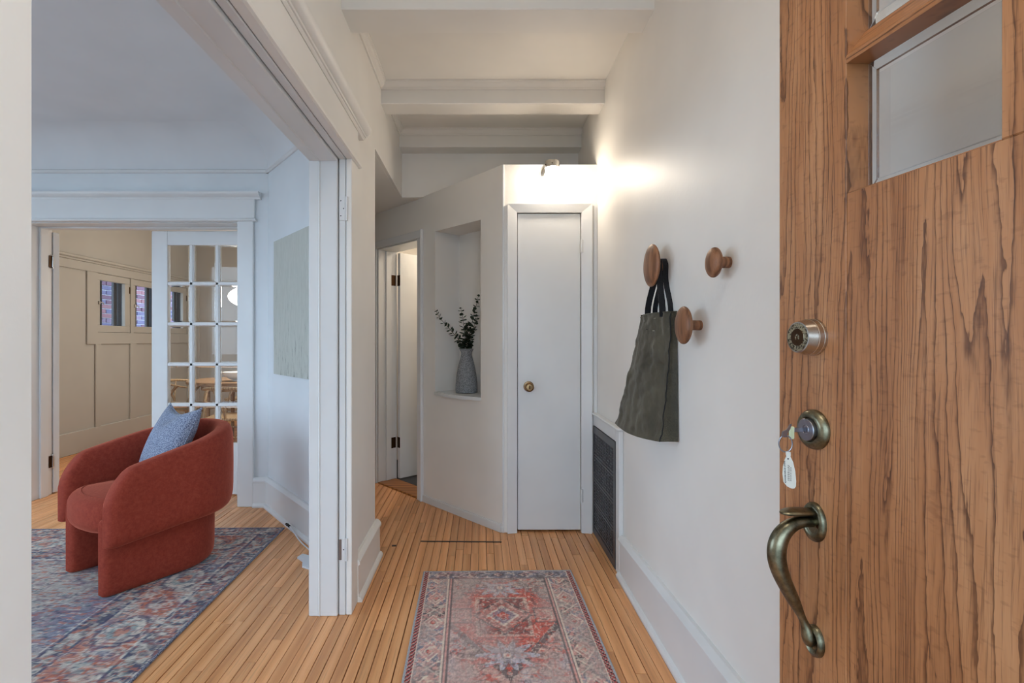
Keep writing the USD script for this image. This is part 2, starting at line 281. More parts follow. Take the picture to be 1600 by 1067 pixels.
# hall partition (left), with the wide double opening and the fascia over the passage
wl = box(-.72, XL, YF, .63, 0, HC) + box(-.72, XL, 2.246, 2.82, 0, HC) + box(-.72, XL, .60, 2.26, 2.005, HC) + box(-.72, XL, 2.80, 3.86, 2.25, HC)
struct('wall_left', wl, WHITE, 'white partition wall between the hall and the living room', 'wall')
struct('wall_right', box(XR, XR + .15, -.25, 4.0, 0, HC), WHITE, 'white hall wall carrying the round coat knobs', 'wall')
struct('wall_back', box(XL - .14, XR, 3.79, 3.92, 2.25, HC), WHITE, 'white wall high up above the closet box', 'wall')
wf = box(-.72, XR + .15, YF - .13, YF, 0, HC) - box(-.36, .625, YF - .2, YF + .1, -.1, 2.07) - box(-.36, .625, YF - .2, YF + .1, 2.17, 2.58)  # upper opening added over the doorway to let in more sky light
struct('wall_front', wf, WHITE, 'white front wall around the entry doorway', 'wall')
wlf = box(-4.85, -.72, YF - .13, YF, 0, HLR) - box(-4.3, -1.75, YF - .2, YF + .1, .5, 2.4)
struct('wall_living_front', wlf, WHITE_LR_DAYLIT, 'white living room front wall with the unseen wide window', 'wall')
wll = box(-4.85, -4.70, YF, 3.97, 0, HLR) - box(-4.9, -4.6, .4, 2.8, .6, 2.3)  # side opening added to bring in more daylight
struct('wall_living_left', wll, WHITE_LR_DAYLIT, 'white living room side wall far left', 'wall')
LRB, LRB2 = 3.683, 3.97
wlb = box(-4.85, -1.45, LRB, LRB2, 0, HLR) - box(-3.338, -1.717, 3.5, 4.2, -.1, 2.066)
struct('wall_living_back', wlb, WHITE_LR_DAYLIT, 'white living room back wall around the dining doorway', 'wall')
dgu = np.array([.6328, -.7743]); dgn = np.array([-.7743, -.6328])      # along the wall toward the hall, and into the living room
DG = Frame((-1.524, LRB, 0), dgu, dgn)
dgpoly = [(-.72, 2.699), (-.60, 2.80), (-.578, 2.82), (-1.45, 3.887), (-1.45, LRB2), (-1.524, LRB2), (-1.524, LRB)]
struct('wall_living_right', prism(dgpoly, 0, HLR), WHITE_LR_DAYLIT, 'white slanting living room corner wall that carries the pale painting', 'wall')
# closet box and the slanting wall with the niche
HU = np.array([-.6735, .7392]); HN = np.array([.7392, .6735])
HD_ = Frame((.139, 3.18, 0), HU, HN)
A = hull([(s, d, z) for s, t in ((0, 2.285), (.86, 2.256)) for d in (0, .18) for z in (0, t)]) + box(.85, 2.55, 0, .18, 0, 2.256) + box(.13, .76, .1, .27, .7, 2.1)
A = A - box(.2, .685, -.1, .225, .822, 1.977) - box(.89, 1.477, -.1, .4, -.1, 1.953)
struct('wall_diagonal', HD_(A), WHITE, 'white slanting hall wall with the tall recessed niche', 'wall')
cw = box(.139, XR, 3.18, 3.28, 0, 2.285) - box(.2306, .628, 3.1, 3.4, -.1, 1.985)
struct('wall_closet', cw, WHITE, 'white closet front wall under the glowing sconce', 'wall')
struct('wall_closet_back', box(-.30, XR + .15, 3.86, 3.98, 0, 2.26), WHITE, 'back of the closet', 'wall')
struct('ceiling_closet', prism([(.16, 3.2), (.72, 3.2), (.72, 3.78), (-.30, 3.78), (-.2, 3.62)], 2.235, 2.254), CEIL, 'flat top of the closet box', 'ceiling')
# small room behind the slanting wall
P = box(.80, 2.15, .18, 1.7, 0, 2.25) - box(.86, 2.05, .0, 1.6, -.1, 2.24)
struct('wall_powder', HD_(P - box(.80, 1.6, .1, .30, -1, 1.96)), WHITE, 'white walls of the little room behind the open slanting door', 'wall')
struct('floor_powder', HD_(box(.86, 2.05, .185, 1.6, -.02, .006)), SLATE, 'dark slate floor of the little room behind the slanting door', 'floor')
# ceilings
struct('ceiling', box(-.72, XR + .15, -.25, 3.92, HC, HC + .08), CEIL, 'cream hall ceiling between the beams', 'ceiling')
struct('ceiling_passage', prism([(-.72, 2.79), (XL - .02, 2.80), (XL - .02, 3.80), (-.25, 3.80), (-.25, 4.1), (-1.45, 5.2), (-1.6, 5.2), (-1.6, 3.9)], 2.249, 2.33), CEIL, 'low soffit over the side passage', 'ceiling')
def cove(r=.25, n=10):
    a = np.linspace(0, np.pi / 2, n)      # concave quarter: wall at p = 0, ceiling at z = 0
    return [(0, 0)] + [(r - r * math.cos(t), -r + r * math.sin(t)) for t in a]
cv = cove()
c1 = extr([(LRB - p, HLR + .0 + z) for p, z in cv], -4.70, -1.40, 'x')
c2 = DG(extr([(p, HLR + z) for p, z in cv], -.25, 1.30, 'x'))
c3 = extr([(-.72 - p, HLR + z) for p, z in cv], YF, 2.80, 'y')
c4 = extr([(-4.70 + p, HLR + z) for p, z in cv], YF, LRB, 'y')
struct('ceiling_living', cat(box(-4.85, -.72, -.25, LRB2, HLR, HLR + .08), c1, c2, c3, c4), CEIL_LR_DAYLIT, 'living room ceiling with a curved cove along the walls', 'ceiling', smooth=40)
struct('ceiling_dining', box(-4.40, -1.45, LRB2, 7.75, HD, HD + .08), CEIL, 'dining room ceiling beyond the glazed doors', 'ceiling')
# dining room shell
DX = -4.25
wins = [(5.667, 6.204), (6.255, 6.80), (6.85, 7.40)]
wd = box(DX - .15, DX, LRB2, 7.75, 0, HD)
for a, b in wins: wd = wd - box(DX - .3, DX + .1, a + .012, b - .012, 1.286, 1.925)
T = Thing('wall_dining_left', 'beige dining room wall with panelling and a row of little windows', 'wall', (DX, LRB2, 0), kind='structure')
T.part('wall_surface', wd, BEIGE, smooth=False)
brd = cbox(DX, DX + .02, 5.52, 7.6, 1.145, 1.937, .004)
for a, b in wins: brd = brd - box(DX - .1, DX + .1, a, b, 1.274, 1.94)
T.part('window_board', brd, BEIGE, smooth=False)
T.part('frieze_board', cbox(DX, DX + .02, LRB2, 7.6, 1.937, 2.03, .004), BEIGE)
T.part('cornice', cat(cbox(DX, DX + .03, LRB2, 7.6, 2.03, 2.055, .005), cbox(DX, DX + .05, LRB2, 7.6, 2.052, 2.085, .008)), BEIGE)
T.part('base_board', cbox(DX, DX + .022, LRB2, 7.6, 0, .235, .006), BEIGE)
for a, b in ((5.64, 5.72), (6.2, 6.31), (6.82, 6.92), (7.42, 7.6)): T.part('batten', cbox(DX, DX + .02, a, b, .23, 1.15, .004), BEIGE)
T.part('outlet_plate', cbox(DX + .02, DX + .03, 6.62, 6.69, .12, .235, .004), BEIGE)
for (a, b) in wins:
    w = Thing('window_%d' % (1 + wins.index((a, b))), ['little casement window in the beige wall, leftmost of the row', 'little casement window in the beige wall, half hidden by the glazed door', 'little casement window seen through the glazed door'][wins.index((a, b))], 'window', (DX, a, 1.27), kind='structure')
    gy0, gy1, gz0, gz1 = a + .045, b - .09, 1.357, 1.86
    w.part('sash_rail', cbox(DX - .03, DX + .012, a + .004, b - .004, 1.278, gz0, .004), BEIGE); w.part('sash_rail', cbox(DX - .03, DX + .012, a + .004, b - .004, gz1, 1.933, .004), BEIGE)
    w.part('sash_stile', cbox(DX - .03, DX + .012, a + .004, gy0, gz0, gz1, .004), BEIGE); w.part('sash_stile', cbox(DX - .03, DX + .012, gy1, b - .004, gz0, gz1, .004), BEIGE)
    w.part('pane', box(DX - .018, DX - .014, gy0 - .005, gy1 + .005, gz0 - .005, gz1 + .005), PANE)
    gz = gz0 + .25
    w.part('catch', cat(cbox(DX + .012, DX + .03, a + .012, a + .03, gz - .02, gz + .02, .004), tube([(DX + .028, a + .02, gz), (DX + .04, a + .045, gz + .005), (DX + .036, a + .07, gz - .012)], .005, 8)), BEIGE)
    w.part('hinge', cbox(DX + .012, DX + .018, b - .02, b - .006, gz1 - .11, gz1 - .03, .002), BRONZE)
    st = cat(*[box(DX - .10, DX - .075, y0, y1, 1.30, 1.92) for y0, y1 in ((a + .03, a + .19), (b - .16, b - .105))], box(DX - .10, DX - .075, a + .02, b - .02, 1.29, 1.335), box(DX - .10, DX - .075, a + .02, b - .02, 1.875, 1.925), box(DX - .15, DX - .03, b - .085, b - .012, 1.29, 1.92))
    w.part('storm_frame', st, plain('storm_dark_%d' % wins.index((a, b)), L(58, 60, 68), .5))
T = Thing('wall_dining_back', 'grey panelled far wall of the dining room', 'wall', (-4.25, 7.6, 0), kind='structure')
T.part('wall_surface', box(-4.40, -1.45, 7.6, 7.75, 0, HD), GREYPANEL)
for x in np.arange(-4.23, -1.6, .305): T.part('batten', cbox(x, x + .07, 7.58, 7.6, .2, 2.0, .004), GREYPANEL)
T.part('rail', cbox(-4.25, -1.6, 7.575, 7.6, 2.0, 2.09, .006), GREYPANEL); T.part('base_board', cbox(-4.25, -1.6, 7.575, 7.6, 0, .22, .006), GREYPANEL)
struct('wall_dining_right', box(-1.60, -1.45, LRB2, 7.75, 0, HD), WHITE, 'wall between the passage and the dining room', 'wall')
# neighbour's brick wall, seen through the little windows
T = Thing('neighbour_wall', 'purplish brick wall of the house next door, outside the little windows', 'brick wall', (-5.3, 7.8, 0))
T.part('mortar_bed', box(-5.45, -5.312, 6.6, 9.2, -.4, 3.2), MORTAR)
rng = random.Random(5)
for r in range(15):
    z = 1.24 + r * .066; y = 6.72 + (r % 2) * .11
    while y < 8.9:
        w = .205 + rng.uniform(-.004, .004); d = rng.uniform(-.004, .006)
        T.part('brick', cbox(-5.33, -5.30 + d, y, y + w, z + rng.uniform(-.002, .002), z + .055, .004), BRICKS[rng.randrange(4)]); y += w + .012

# ---------------------------------------------------------------- floor: narrow oak strips laid along the hall
RUN = dict(x0=-.2905, x1=.4715, y0=.55, y1=2.64)          # runner (before its small turn)
LRUG = dict(x0=-4.1, x1=-1.238, y0=.9, y1=3.222)
def sight(x, y):
    """Can the camera see the floor at x, y?"""
    if y < .8: return False
    px, py = 750 + 800 * x / y, 530 + 800 * 1.2 / y
    if not (-5 < px < 1605 and py < 1075): return False
    if RUN['x0'] < x < RUN['x1'] and RUN['y0'] < y < RUN['y1']: return False
    if LRUG['x0'] < x < LRUG['x1'] and LRUG['y0'] < y < LRUG['y1']: return False
    if x > -.56: return x < .70 and y < 3.18 + max(0, (.139 - x)) * 1.0976 and y > (x - .139 if x > .139 else 0) and not (x > .139 and y > 3.18)
    yc = y * .56 / -x                                       # where the ray crosses the partition
    if .65 < yc < 2.23: return (y < 3.68 and (x - -1.524) * .7743 + (y - LRB) * .6328 < 0) or (-3.3 < x * 3.8 / y < -1.74 and y < 6)
    return 2.82 < yc and y < 3.18 + (.139 - x) * 1.0976
strips = []; PW = .0434; rng = random.Random(11)
for i in range(int((XR + 4.75) / PW) + 1):
    x1 = XR + .004 - i * PW; x0 = x1 - PW; xc = (x0 + x1) / 2
    y = -.12 - rng.uniform(0, .8); ymax = 7.6 if xc < -1.6 else 4.9
    while y < ymax:
        ln = rng.choice([.35, .5, .6, .75, .9, 1.1, 1.35]) * rng.uniform(.85, 1.15); y2 = min(y + ln, ymax)
        if y2 - y > .06:
            a = 0
            for t in np.linspace(.03, .97, 14):
                yy = y + (y2 - y) * t
                if sight(xc, yy): a += PW * 800 / yy * (960 / max(yy - .01, .8) - 960 / (yy + (y2 - y) / 14 - .01))
            strips.append((a, x0, x1, max(y, -.12), y2))
        y = y2
strips = [s for s in strips if s[4] > s[3] + .03]
strips.sort(key=lambda s: -s[0])
def strip(x0, x1, y0, y1):
    g = rng.choice([.0007, .0008, .0009, .0010, .0012, .0020]) * rng.uniform(.9, 1.15); h = rng.uniform(-.0008, .0004); c = .0010
    x0 += g; x1 -= g; y0 += .0006; y1 -= .0006
    P = [(x, y, -.018) for x in (x0, x1) for y in (y0, y1)] + [(x, y, h - c) for x in (x0, x1) for y in (y0, y1)] + [(x, y, h) for x in (x0 + c, x1 - c) for y in (y0 + c * .6, y1 - c * .6)]
    v = np.array(P)
    q = [(0, 2, 3, 1), (0, 1, 5, 4), (2, 6, 7, 3), (0, 4, 6, 2), (1, 3, 7, 5), (4, 5, 9, 8), (6, 10, 11, 7), (4, 8, 10, 6), (5, 7, 11, 9), (8, 9, 11, 10)]
    f = np.array([t for a, b, c_, d in q for t in ((a, b, c_), (a, c_, d))]); m = trimesh.Trimesh(v, f, process=False)
    if m.volume < 0: f = f[:, ::-1]
    return v, f
F = Thing('floor', 'narrow honey oak strip floor running from the hall into the living room', 'floor', kind='structure')
F.part('subfloor', box(-4.85, XR + .15, -.25, 7.75, -.06, -.0175), SUB)
seen = [s for s in strips if s[0] > 0]
for s in seen[:300]: F.part('floor_strip', strip(*s[1:]), OAKF, smooth=False)
F.part('floor_strips', cat(*[strip(*s[1:]) for s in seen[300:] + [s for s in strips if s[0] <= 0]]), OAKF, smooth=False, kind='stuff')
v, f = arr(cbox(-.24, .24, -.0065, .0065, -.004, .0022, .001)); a = -.022; v = np.stack([v[:, 0] * math.cos(a) - v[:, 1] * math.sin(a), v[:, 0] * math.sin(a) + v[:, 1] * math.cos(a), v[:, 2]], 1) + np.array([-.112, 3.035, 0])
F.part('patch_strip', (v, f), DARKWOOD, label='long dark inlaid strip across the oak boards')
F.part('patch', cbox(-.512, -.487, 2.965, 2.985, -.004, .002, .001), DARKWOOD, label='small dark square patch in the oak boards')
F.part('threshold', HD_(cbox(.893, 1.474, .0, .175, -.01, .012, .004)), SILLW, label='worn oak threshold under the slanting doorway')

# ---------------------------------------------------------------- beams and trim
def beam(y0, y1, label):
    t = Thing('ceiling_beam', label, 'beam', ((XL + XR) / 2, y0, 2.575), kind='structure')
    t.part('beam_body', cbox(XL - .01, XR + .01, y0, y1, 2.575, HC + .01, .004), CEIL)
    for s, yy in ((-1, y0), (1, y1)):
        pr = [(0, 0), (0, -.045), (s * .008, -.045), (s * .010, -.034), (s * .022, -.026), (s * .028, -.012), (s * .036, -.010), (s * .036, 0)]
        t.part('crown_moulding', extr([(yy + p, HC + z + .001) for p, z in pr], XL, XR, 'x'), CEIL)
beam(2.133, 2.303, 'white painted ceiling beam nearest the camera'); beam(2.99, 3.135, 'white painted ceiling beam in the middle, lit from below'); beam(3.665, 3.80, 'white painted ceiling beam farthest away, above the closet box')
def crown(s): return [(0, 0), (0, -.045), (s * .008, -.045), (s * .010, -.034), (s * .022, -.026), (s * .028, -.012), (s * .036, -.010), (s * .036, 0)]
struct('trim_1', cat(*[extr([(XL + p, HC + z + .001) for p, z in crown(1)], a, b, 'y') for a, b in ((YF, 2.133), (2.303, 2.99), (3.135, 3.665))]), CEIL, 'small crown moulding along the left edge of the hall ceiling', 'moulding', smooth=30)
# double opening between hall and living room
t = Thing('trim_2', 'pale casing of the wide opening between hall and living room', 'door frame', (-.65, 1.4, 0), kind='structure')
def jamb(yface, s):                                    # s = +1: the face looks toward -y
    y = lambda d0, d1: (yface + d0, yface + d1) if s > 0 else (yface - d1, yface - d0)
    a, b = y(0, .035); t.part('jamb_board', cbox(-.742, -.617, a, b, 0, 1.985, .004), TRIM)
    a, b = y(-.004, .03); t.part('jamb_bead', cbox(-.700, -.690, a, b, 0, 1.985, .004), TRIM)
    a, b = y(.010, .035); t.part('jamb_rebate', cbox(-.614, -.585, a, b, 0, 1.985, .003), TRIM)
    a, b = y(.013, .035); t.part('jamb_edge', cbox(-.584, -.560, a, b, 0, 1.985, .003), TRIM)
jamb(2.216, 1); jamb(.648, -1)
t.part('head_board', cbox(-.742, -.617, .63, 2.25, 1.972, 2.006, .004), TRIM); t.part('head_bead', cbox(-.700, -.690, .64, 2.22, 1.968, 1.99, .004), TRIM)
t.part('head_rebate', cbox(-.614, -.585, .63, 2.25, 1.983, 2.006, .003), TRIM); t.part('head_edge', cbox(-.584, -.560, .63, 2.25, 1.986, 2.006, .003), TRIM)
t.part('side_casing', cbox(-.582, -.558, 2.228, 2.345, 0, 1.987, .003), WHITE); t.part('side_casing', cbox(-.582, -.558, .52, .640, 0, 1.987, .003), WHITE)
t.part('frieze_board', cbox(-.582, -.558, .52, 2.345, 2.012, 2.15, .003), WHITE)
bead = [(-.58, 1.985), (-.552, 1.985), (-.545, 1.990), (-.543, 1.997), (-.545, 2.004), (-.552, 2.009), (-.552, 2.013), (-.58, 2.013)]
t.part('lower_bead', extr(bead, .50, 2.362, 'y'), WHITE)
cap = [(-.58, 2.150), (-.556, 2.150), (-.550, 2.156), (-.550, 2.162), (-.545, 2.163), (-.543, 2.170), (-.536, 2.172), (-.527, 2.180), (-.520, 2.190), (-.517, 2.199), (-.517, 2.206), (-.58, 2.208)]
t.part('cap_moulding', extr(cap, .46, 2.45, 'y'), WHITE)
def hinge_leaf(z0, z1, flaked):
    h = t.part('hinge_leaf', cbox(-.612, -.586, 2.2225, 2.227, z0, z1, .001), TRIM, label='painted-over hinge leaf')
    for k, (u, w) in enumerate(((.3, .82), (.75, .5), (.3, .2))): t.part('screw_hole', lathe([(0, 0), (.0028, 0), (.0028, .004), (0, .004)], 10, o=(-.612 + u * .026, 2.2265, z0 + (z1 - z0) * w), direction=(0, -1, 0)), INK, parent=h)
    k = t.part('hinge_knuckle', lathe([(0, 0), (.0055, 0), (.0055, z1 - z0), (0, z1 - z0)], 12, o=(-.580, 2.2245, z0)), TRIM)
    if flaked: t.part('flaked_mortise', cbox(-.613, -.601, 2.2205, 2.2235, z0 + .004, z1 - .004, .0008), plain('flaked_paint', L(120, 104, 96), .8), label='flaked bare patch in the hinge mortise')
hinge_leaf(1.715, 1.82, False); hinge_leaf(.238, .335, True)
# baseboards
def bprof(h, s=1, x=0., shoe=True):
    """Baseboard profile (offset from the wall, z)."""
    q = [(0, 0), (.040, 0), (.040, .012), (.034, .022), (.024, .027)] if shoe else [(0, 0), (.022, 0)]
    q += [(.022, h - .038), (.030, h - .034), (.030, h - .022), (.024, h - .012), (.012, h - .002), (0, h)]
    return [(x + s * a, b) for a, b in q]
struct('baseboard_right', loft(bprof(.212, -1, XR), 2.588, bprof(.318, -1, XR), -.1), TRIM, 'tall white baseboard along the right hall wall', 'baseboard', smooth=30)
bl = extr(bprof(.205, 1, XL), 2.335, 2.842, 'y')
struct('baseboard_left', bl, WHITE, 'short white baseboard at the foot of the wall end beside the passage', 'baseboard', smooth=30)
struct('baseboard_diagonal', HD_(extr([(0, 0), (-.012, 0), (-.012, .042), (-.008, .05), (0, .052)], .005, .824, 'x')), TRIM, 'low white baseboard under the niche', 'baseboard', smooth=30)
struct('baseboard_living_back', cat(extr(bprof(.212, -1, LRB), -1.622, -1.50, 'x'), extr(bprof(.212, -1, LRB), -4.70, -3.42, 'x')), TRIM, 'white baseboard beside the dining doorway', 'baseboard', smooth=30)
struct('baseboard_living_right', DG(extr(bprof(.212, 1, 0), -.02, 1.27, 'x')), TRIM, 'tall white baseboard under the pale painting', 'baseboard', smooth=30)
# picture rail in the living room
pr = [(0, 2.392), (.012, 2.392), (.020, 2.400), (.022, 2.408), (.016, 2.416), (.010, 2.420), (0, 2.422)]
struct('trim_3', cat(extr([(LRB - p, z) for p, z in pr], -4.70, -1.50, 'x'), DG(extr(pr, -.01, 1.29, 'x')), extr([(-.72 - p, z) for p, z in pr], YF, 2.70, 'y')), TRIM, 'thin picture rail high on the living room walls', 'moulding', smooth=30)
# dining doorway casing
t = Thing('trim_4', 'white casing with a capped header around the dining doorway', 'door frame', (-2.5, LRB, 0), kind='structure')
for x0, x1 in ((-1.737, -1.622), (-3.433, -3.318)): t.part('side_casing', cbox(x0, x1, LRB - .024, LRB, 0, 2.046, .004), TRIM)
t.part('frieze_board', cbox(-3.42, -1.612, LRB - .024, LRB, 2.062, 2.205, .003), TRIM)
t.part('lower_bead', extr([(LRB - p, z) for p, z in ((0, 2.044), (.03, 2.044), (.036, 2.05), (.036, 2.058), (.03, 2.064), (0, 2.064))], -3.43, -1.600, 'x'), TRIM)
t.part('cap_moulding', extr([(LRB - p, z) for p, z in ((0, 2.2), (.026, 2.2), (.030, 2.206), (.030, 2.212), (.040, 2.216), (.056, 2.228), (.062, 2.238), (.062, 2.248), (0, 2.25))], -3.46, -1.57, 'x'), TRIM)
for x0, x1 in ((-1.737, -1.717), (-3.338, -3.318)): t.part('jamb_board', cbox(x0, x1, LRB - .002, LRB2 + .002, 0, 2.066, .003), TRIM)
t.part('head_board', cbox(-3.338, -1.717, LRB - .002, LRB2 + .002, 2.046, 2.066, .003), TRIM)
t.part('door_stop', cbox(-3.318, -3.303, 3.85, 3.92, 0, 2.046, .003), TRIM); t.part('door_stop', cbox(-1.752, -1.737, 3.85, 3.92, 0, 2.046, .003), TRIM)
t.part('head_stop', cbox(-3.303, -1.752, 3.85, 3.92, 2.034, 2.046, .002), TRIM)
t.part('head_bead', cbox(-3.303, -1.752, 3.70, 3.712, 2.038, 2.046, .002), TRIM)
# casing and jamb of the slanting doorway
t = Thing('trim_5', 'white casing of the slanting doorway behind the wall end', 'door frame', HD_.p(1.18, 0), kind='structure')
t.part('side_casing', HD_(cbox(.842, .89, -.016, 0, 0, 1.953, .003)), TRIM); t.part('back_band', HD_(cbox(.826, .844, -.026, 0, 0, 2.016, .004)), TRIM)
t.part('head_casing', HD_(cbox(.842, 1.56, -.016, 0, 1.953, 2.012, .003)), TRIM); t.part('side_casing', HD_(cbox(1.477, 1.54, -.016, 0, 0, 1.953, .003)), TRIM)
t.part('jamb_board', HD_(cbox(1.462, 1.477, 0, .182, 0, 1.953, .003)), TRIM); t.part('jamb_board', HD_(cbox(.89, .902, 0, .182, 0, 1.953, .003)), TRIM); t.part('head_board', HD_(cbox(.902, 1.462, 0, .182, 1.943, 1.953, .002)), TRIM)
t.part('door_stop', HD_(cbox(1.450, 1.462, .07, .12, .013, 1.943, .003)), TRIM)
for z in (.32, 1.70): t.part('hinge_leaf', HD_(cbox(1.4605, 1.4635, .125, .170, z - .045, z + .045, .0008)), BRONZE, label='dark bronze hinge leaf on the jamb')
# closet casing, mitred
t = Thing('trim_6', 'white mitred casing around the closet door', 'door frame', (.43, 3.18, 0), kind='structure')
def board(poly, dz):                                    # poly in x,z; front bevel from outer (thick) to inner (thin)
    P = [(x, 3.18, z) for x, z, d in poly] + [(x, 3.18 - d, z) for x, z, d in poly]
    return hull(P)
xo0, xi0, xi1, xo1, zi, zo = .170, .229, .6285, .692, 1.985, 2.036
t.part('side_casing', board([(xo0, 0, .022), (xo0, zo, .022), (xi0, zi, .012), (xi0, 0, .012)], 0), TRIM); t.part('side_casing', board([(xo1, 0, .022), (xo1, zo, .022), (xi1, zi, .012), (xi1, 0, .012)], 0), TRIM)
t.part('head_casing', board([(xo0, zo, .022), (xo1, zo, .022), (xi1, zi, .012), (xi0, zi, .012)], 0), TRIM)
t.part('corner_strip', cbox(.139, .150, 3.172, 3.18, 0, 2.285, .002), TRIM)
t.part('wall_strip', cbox(.705, .727, 3.168, 3.18, .735, 2.04, .003), TRIM)
# niche sill
a = np.linspace(0, 1, 15); sp = [(.19 + .505 * k, -.004 - .034 * math.sin(math.pi * k) ** .8) for k in a] + [(.684, .0), (.684, .222), (.201, .222), (.201, 0)]
struct('trim_7', HD_(prism(sp, .800, .8225)), TRIM, 'bow-fronted white sill of the niche', 'sill')
# out-of-view living room windows that light the room, added porch roof, ground
def window(n, x0, x1, z0, z1, y, lab, axis='x', cols=3):
    w = Thing('window_%d' % n, lab, 'window', ((x0 + x1) / 2, y, z0) if axis == 'x' else (y, (x0 + x1) / 2, z0), kind='structure')
    bx = (lambda a, b, c, d, e, f: cbox(a, b, c, d, e, f, .004)) if axis == 'x' else (lambda a, b, c, d, e, f: cbox(c, d, a, b, e, f, .004))
    d0, d1 = y - .06, y
    for a, b in ((x0, x0 + .06), (x1 - .06, x1)): w.part('frame_stile', bx(a, b, d0, d1, z0, z1), TRIM)
    for a, b in ((z0, z0 + .06), (z1 - .06, z1)): w.part('frame_rail', bx(x0 + .06, x1 - .06, d0, d1, a, b), TRIM)
    for k in range(1, cols):
        c = x0 + (x1 - x0) * k / cols; w.part('mullion', bx(c - .025, c + .025, d0, d1, z0 + .06, z1 - .06), TRIM)
window(4, -4.3, -1.75, .5, 2.4, YF - .04, 'unseen wide window in the front wall, lighting the living room'); window(5, .4, 2.8, .6, 2.3, -4.76, 'added window in the far left living room wall, out of view, for more daylight', axis='y', cols=2)  # front window is out of view; side window added for more daylight
struct('ceiling_porch', box(-1.3, 2.2, -3.2, -.26, 2.62, 2.75), CEIL, 'added flat roof outside the entry, out of view, cutting off the high sky', 'added roof')  # added out of view to keep high sky off the doorway
struct('floor_porch', box(-30, 30, -40, -.26, -.5, -.2), PORCH, 'concrete ground outside the entry door', 'ground')
struct('floor_yard', box(-30, -4.86, -.26, 30, -.5, -.3), PORCH, 'concrete ground beside the house', 'ground')

# ================================================================ DOORS
# entry door, standing open against the right wall
ED = Frame((.497, .85, 0), (.1054, -.9944), (.9944, .1054))       # s from the free edge, d into the door, z
t = Thing('door_1', 'open golden oak entry door with small glass panes and brass hardware', 'door', ED.p(.45, .02), kind='structure')
Z0, Z1, ZP = .008, 2.045, 1.403
t.part('stile', ED(cbox(0, .1357, 0, .045, Z0, Z1, .0006)), DOORW); t.part('stile', ED(cbox(.7796, .915, 0, .045, Z0, Z1, .0022)), DOORW)
t.part('panel', ED(cbox(.1360, .779, .0009, .0446, Z0, ZP, .0005)), DOORW, label='wide lower panel with bold dark grain')
t.part('top_rail', ED(cbox(.136, .779, 0, .045, 1.955, Z1, .0018)), DOORH)
cols = [(.1357, .3287), (.3607, .5537), (.5857, .7790)]; rows = [(1.403, 1.585), (1.595, 1.77), (1.78, 1.955)]
for k in range(2): t.part('mullion', ED(cbox(cols[k][1], cols[k + 1][0], 0, .045, ZP, 1.955, .0018)), DOORW)
for c0, c1 in cols:
    for zm in (1.585, 1.77):
        prf = [(.0, zm), (0, zm + .010), (.004, zm + .014), (.031, zm + .048), (.036, zm + .048), (.036, zm + .001)]
        t.part('muntin', ED(extr(prf, c0, c1, 'x')), DOORH)
    t.part('sill_bead', ED(extr([(.002, ZP - .002), (.002, ZP + .0015), (.036, ZP + .002), (.036, ZP - .002)], c0, c1, 'x')), DOORH)
    for r, (z0, z1) in enumerate(((1.405, 1.586), (1.633, 1.771), (1.818, 1.955))):
        pn = t.part('pane', ED(box(c0 + .0155, c1 - .0155, .0345, .0365, z0 + .0155, z1 - .0205)), PANE)
        b = .0155
        o = [(c0, z0), (c1, z0), (c1, z1), (c0, z1)]; i = [(c0 + b, z0 + b), (c1 - b, z0 + b), (c1 - b, z1 - b), (c0 + b, z1 - b)]
        parts = [hull([(x, .0358, z) for x, z in (o[k], o[(k + 1) % 4], i[(k + 1) % 4], i[k])] + [(x, .0345, z) for x, z in (o[k], o[(k + 1) % 4])] + [(x, .0315, z) for x, z in (i[(k + 1) % 4], i[k])]) for k in range(4)]
        t.part('pane_bevel', ED(cat(*parts)), BEVELG, parent=pn, smooth=False)
def EL(prof, w, z, n=40): return lathe(prof, n, o=ED.p(w, 0, z), direction=(-.9944, -.1054, 0))
db = t.part('deadbolt_guard', EL([(0, -.001), (.0278, -.001), (.0278, .004), (.0272, .0046), (.0272, .012), (.0267, .0125), (.0267, .0135), (.0265, .014), (.0232, .0265), (.0212, .0268), (.0212, .0255), (0, .0255)], .076, 1.203, 48), NICKEL, label='worn nickel deadbolt cylinder guard')
fc = t.part('deadbolt_face', EL([(0, .0252), (.0210, .0252), (.0208, .0268), (.0135, .0268), (.0133, .0272), (0, .0272)], .076, 1.203), LOCKFACE, parent=db, label='worn round lock face')
t.part('deadbolt_keyway', cat(EL([(0, .0268), (.0132, .0268), (.0128, .0276), (.005, .0278), (.0046, .0270), (0, .0270)], .076, 1.203), ED(cbox(.0752, .0768, -.0285, -.02, 1.193, 1.205, .0004))), BRONZE, parent=db, label='dark keyway disc')
rs = t.part('lock_rosette', EL([(0, -.001), (.0300, -.001), (.0302, .002), (.0290, .006), (.0255, .0098), (.0215, .0112), (.0185, .0104), (.0170, .0085), (0, .0085)], .078, 1.064, 48), BRASS, label='domed aged brass lock rosette')
t.part('lock_cylinder', EL([(0, .005), (.0165, .005), (.0165, .0150), (.0158, .0158), (.0075, .0158), (.0072, .0162), (.0062, .0162), (.0058, .0150), (0, .0150)], .078, 1.064), STEEL, parent=rs, label='grey steel lock cylinder')
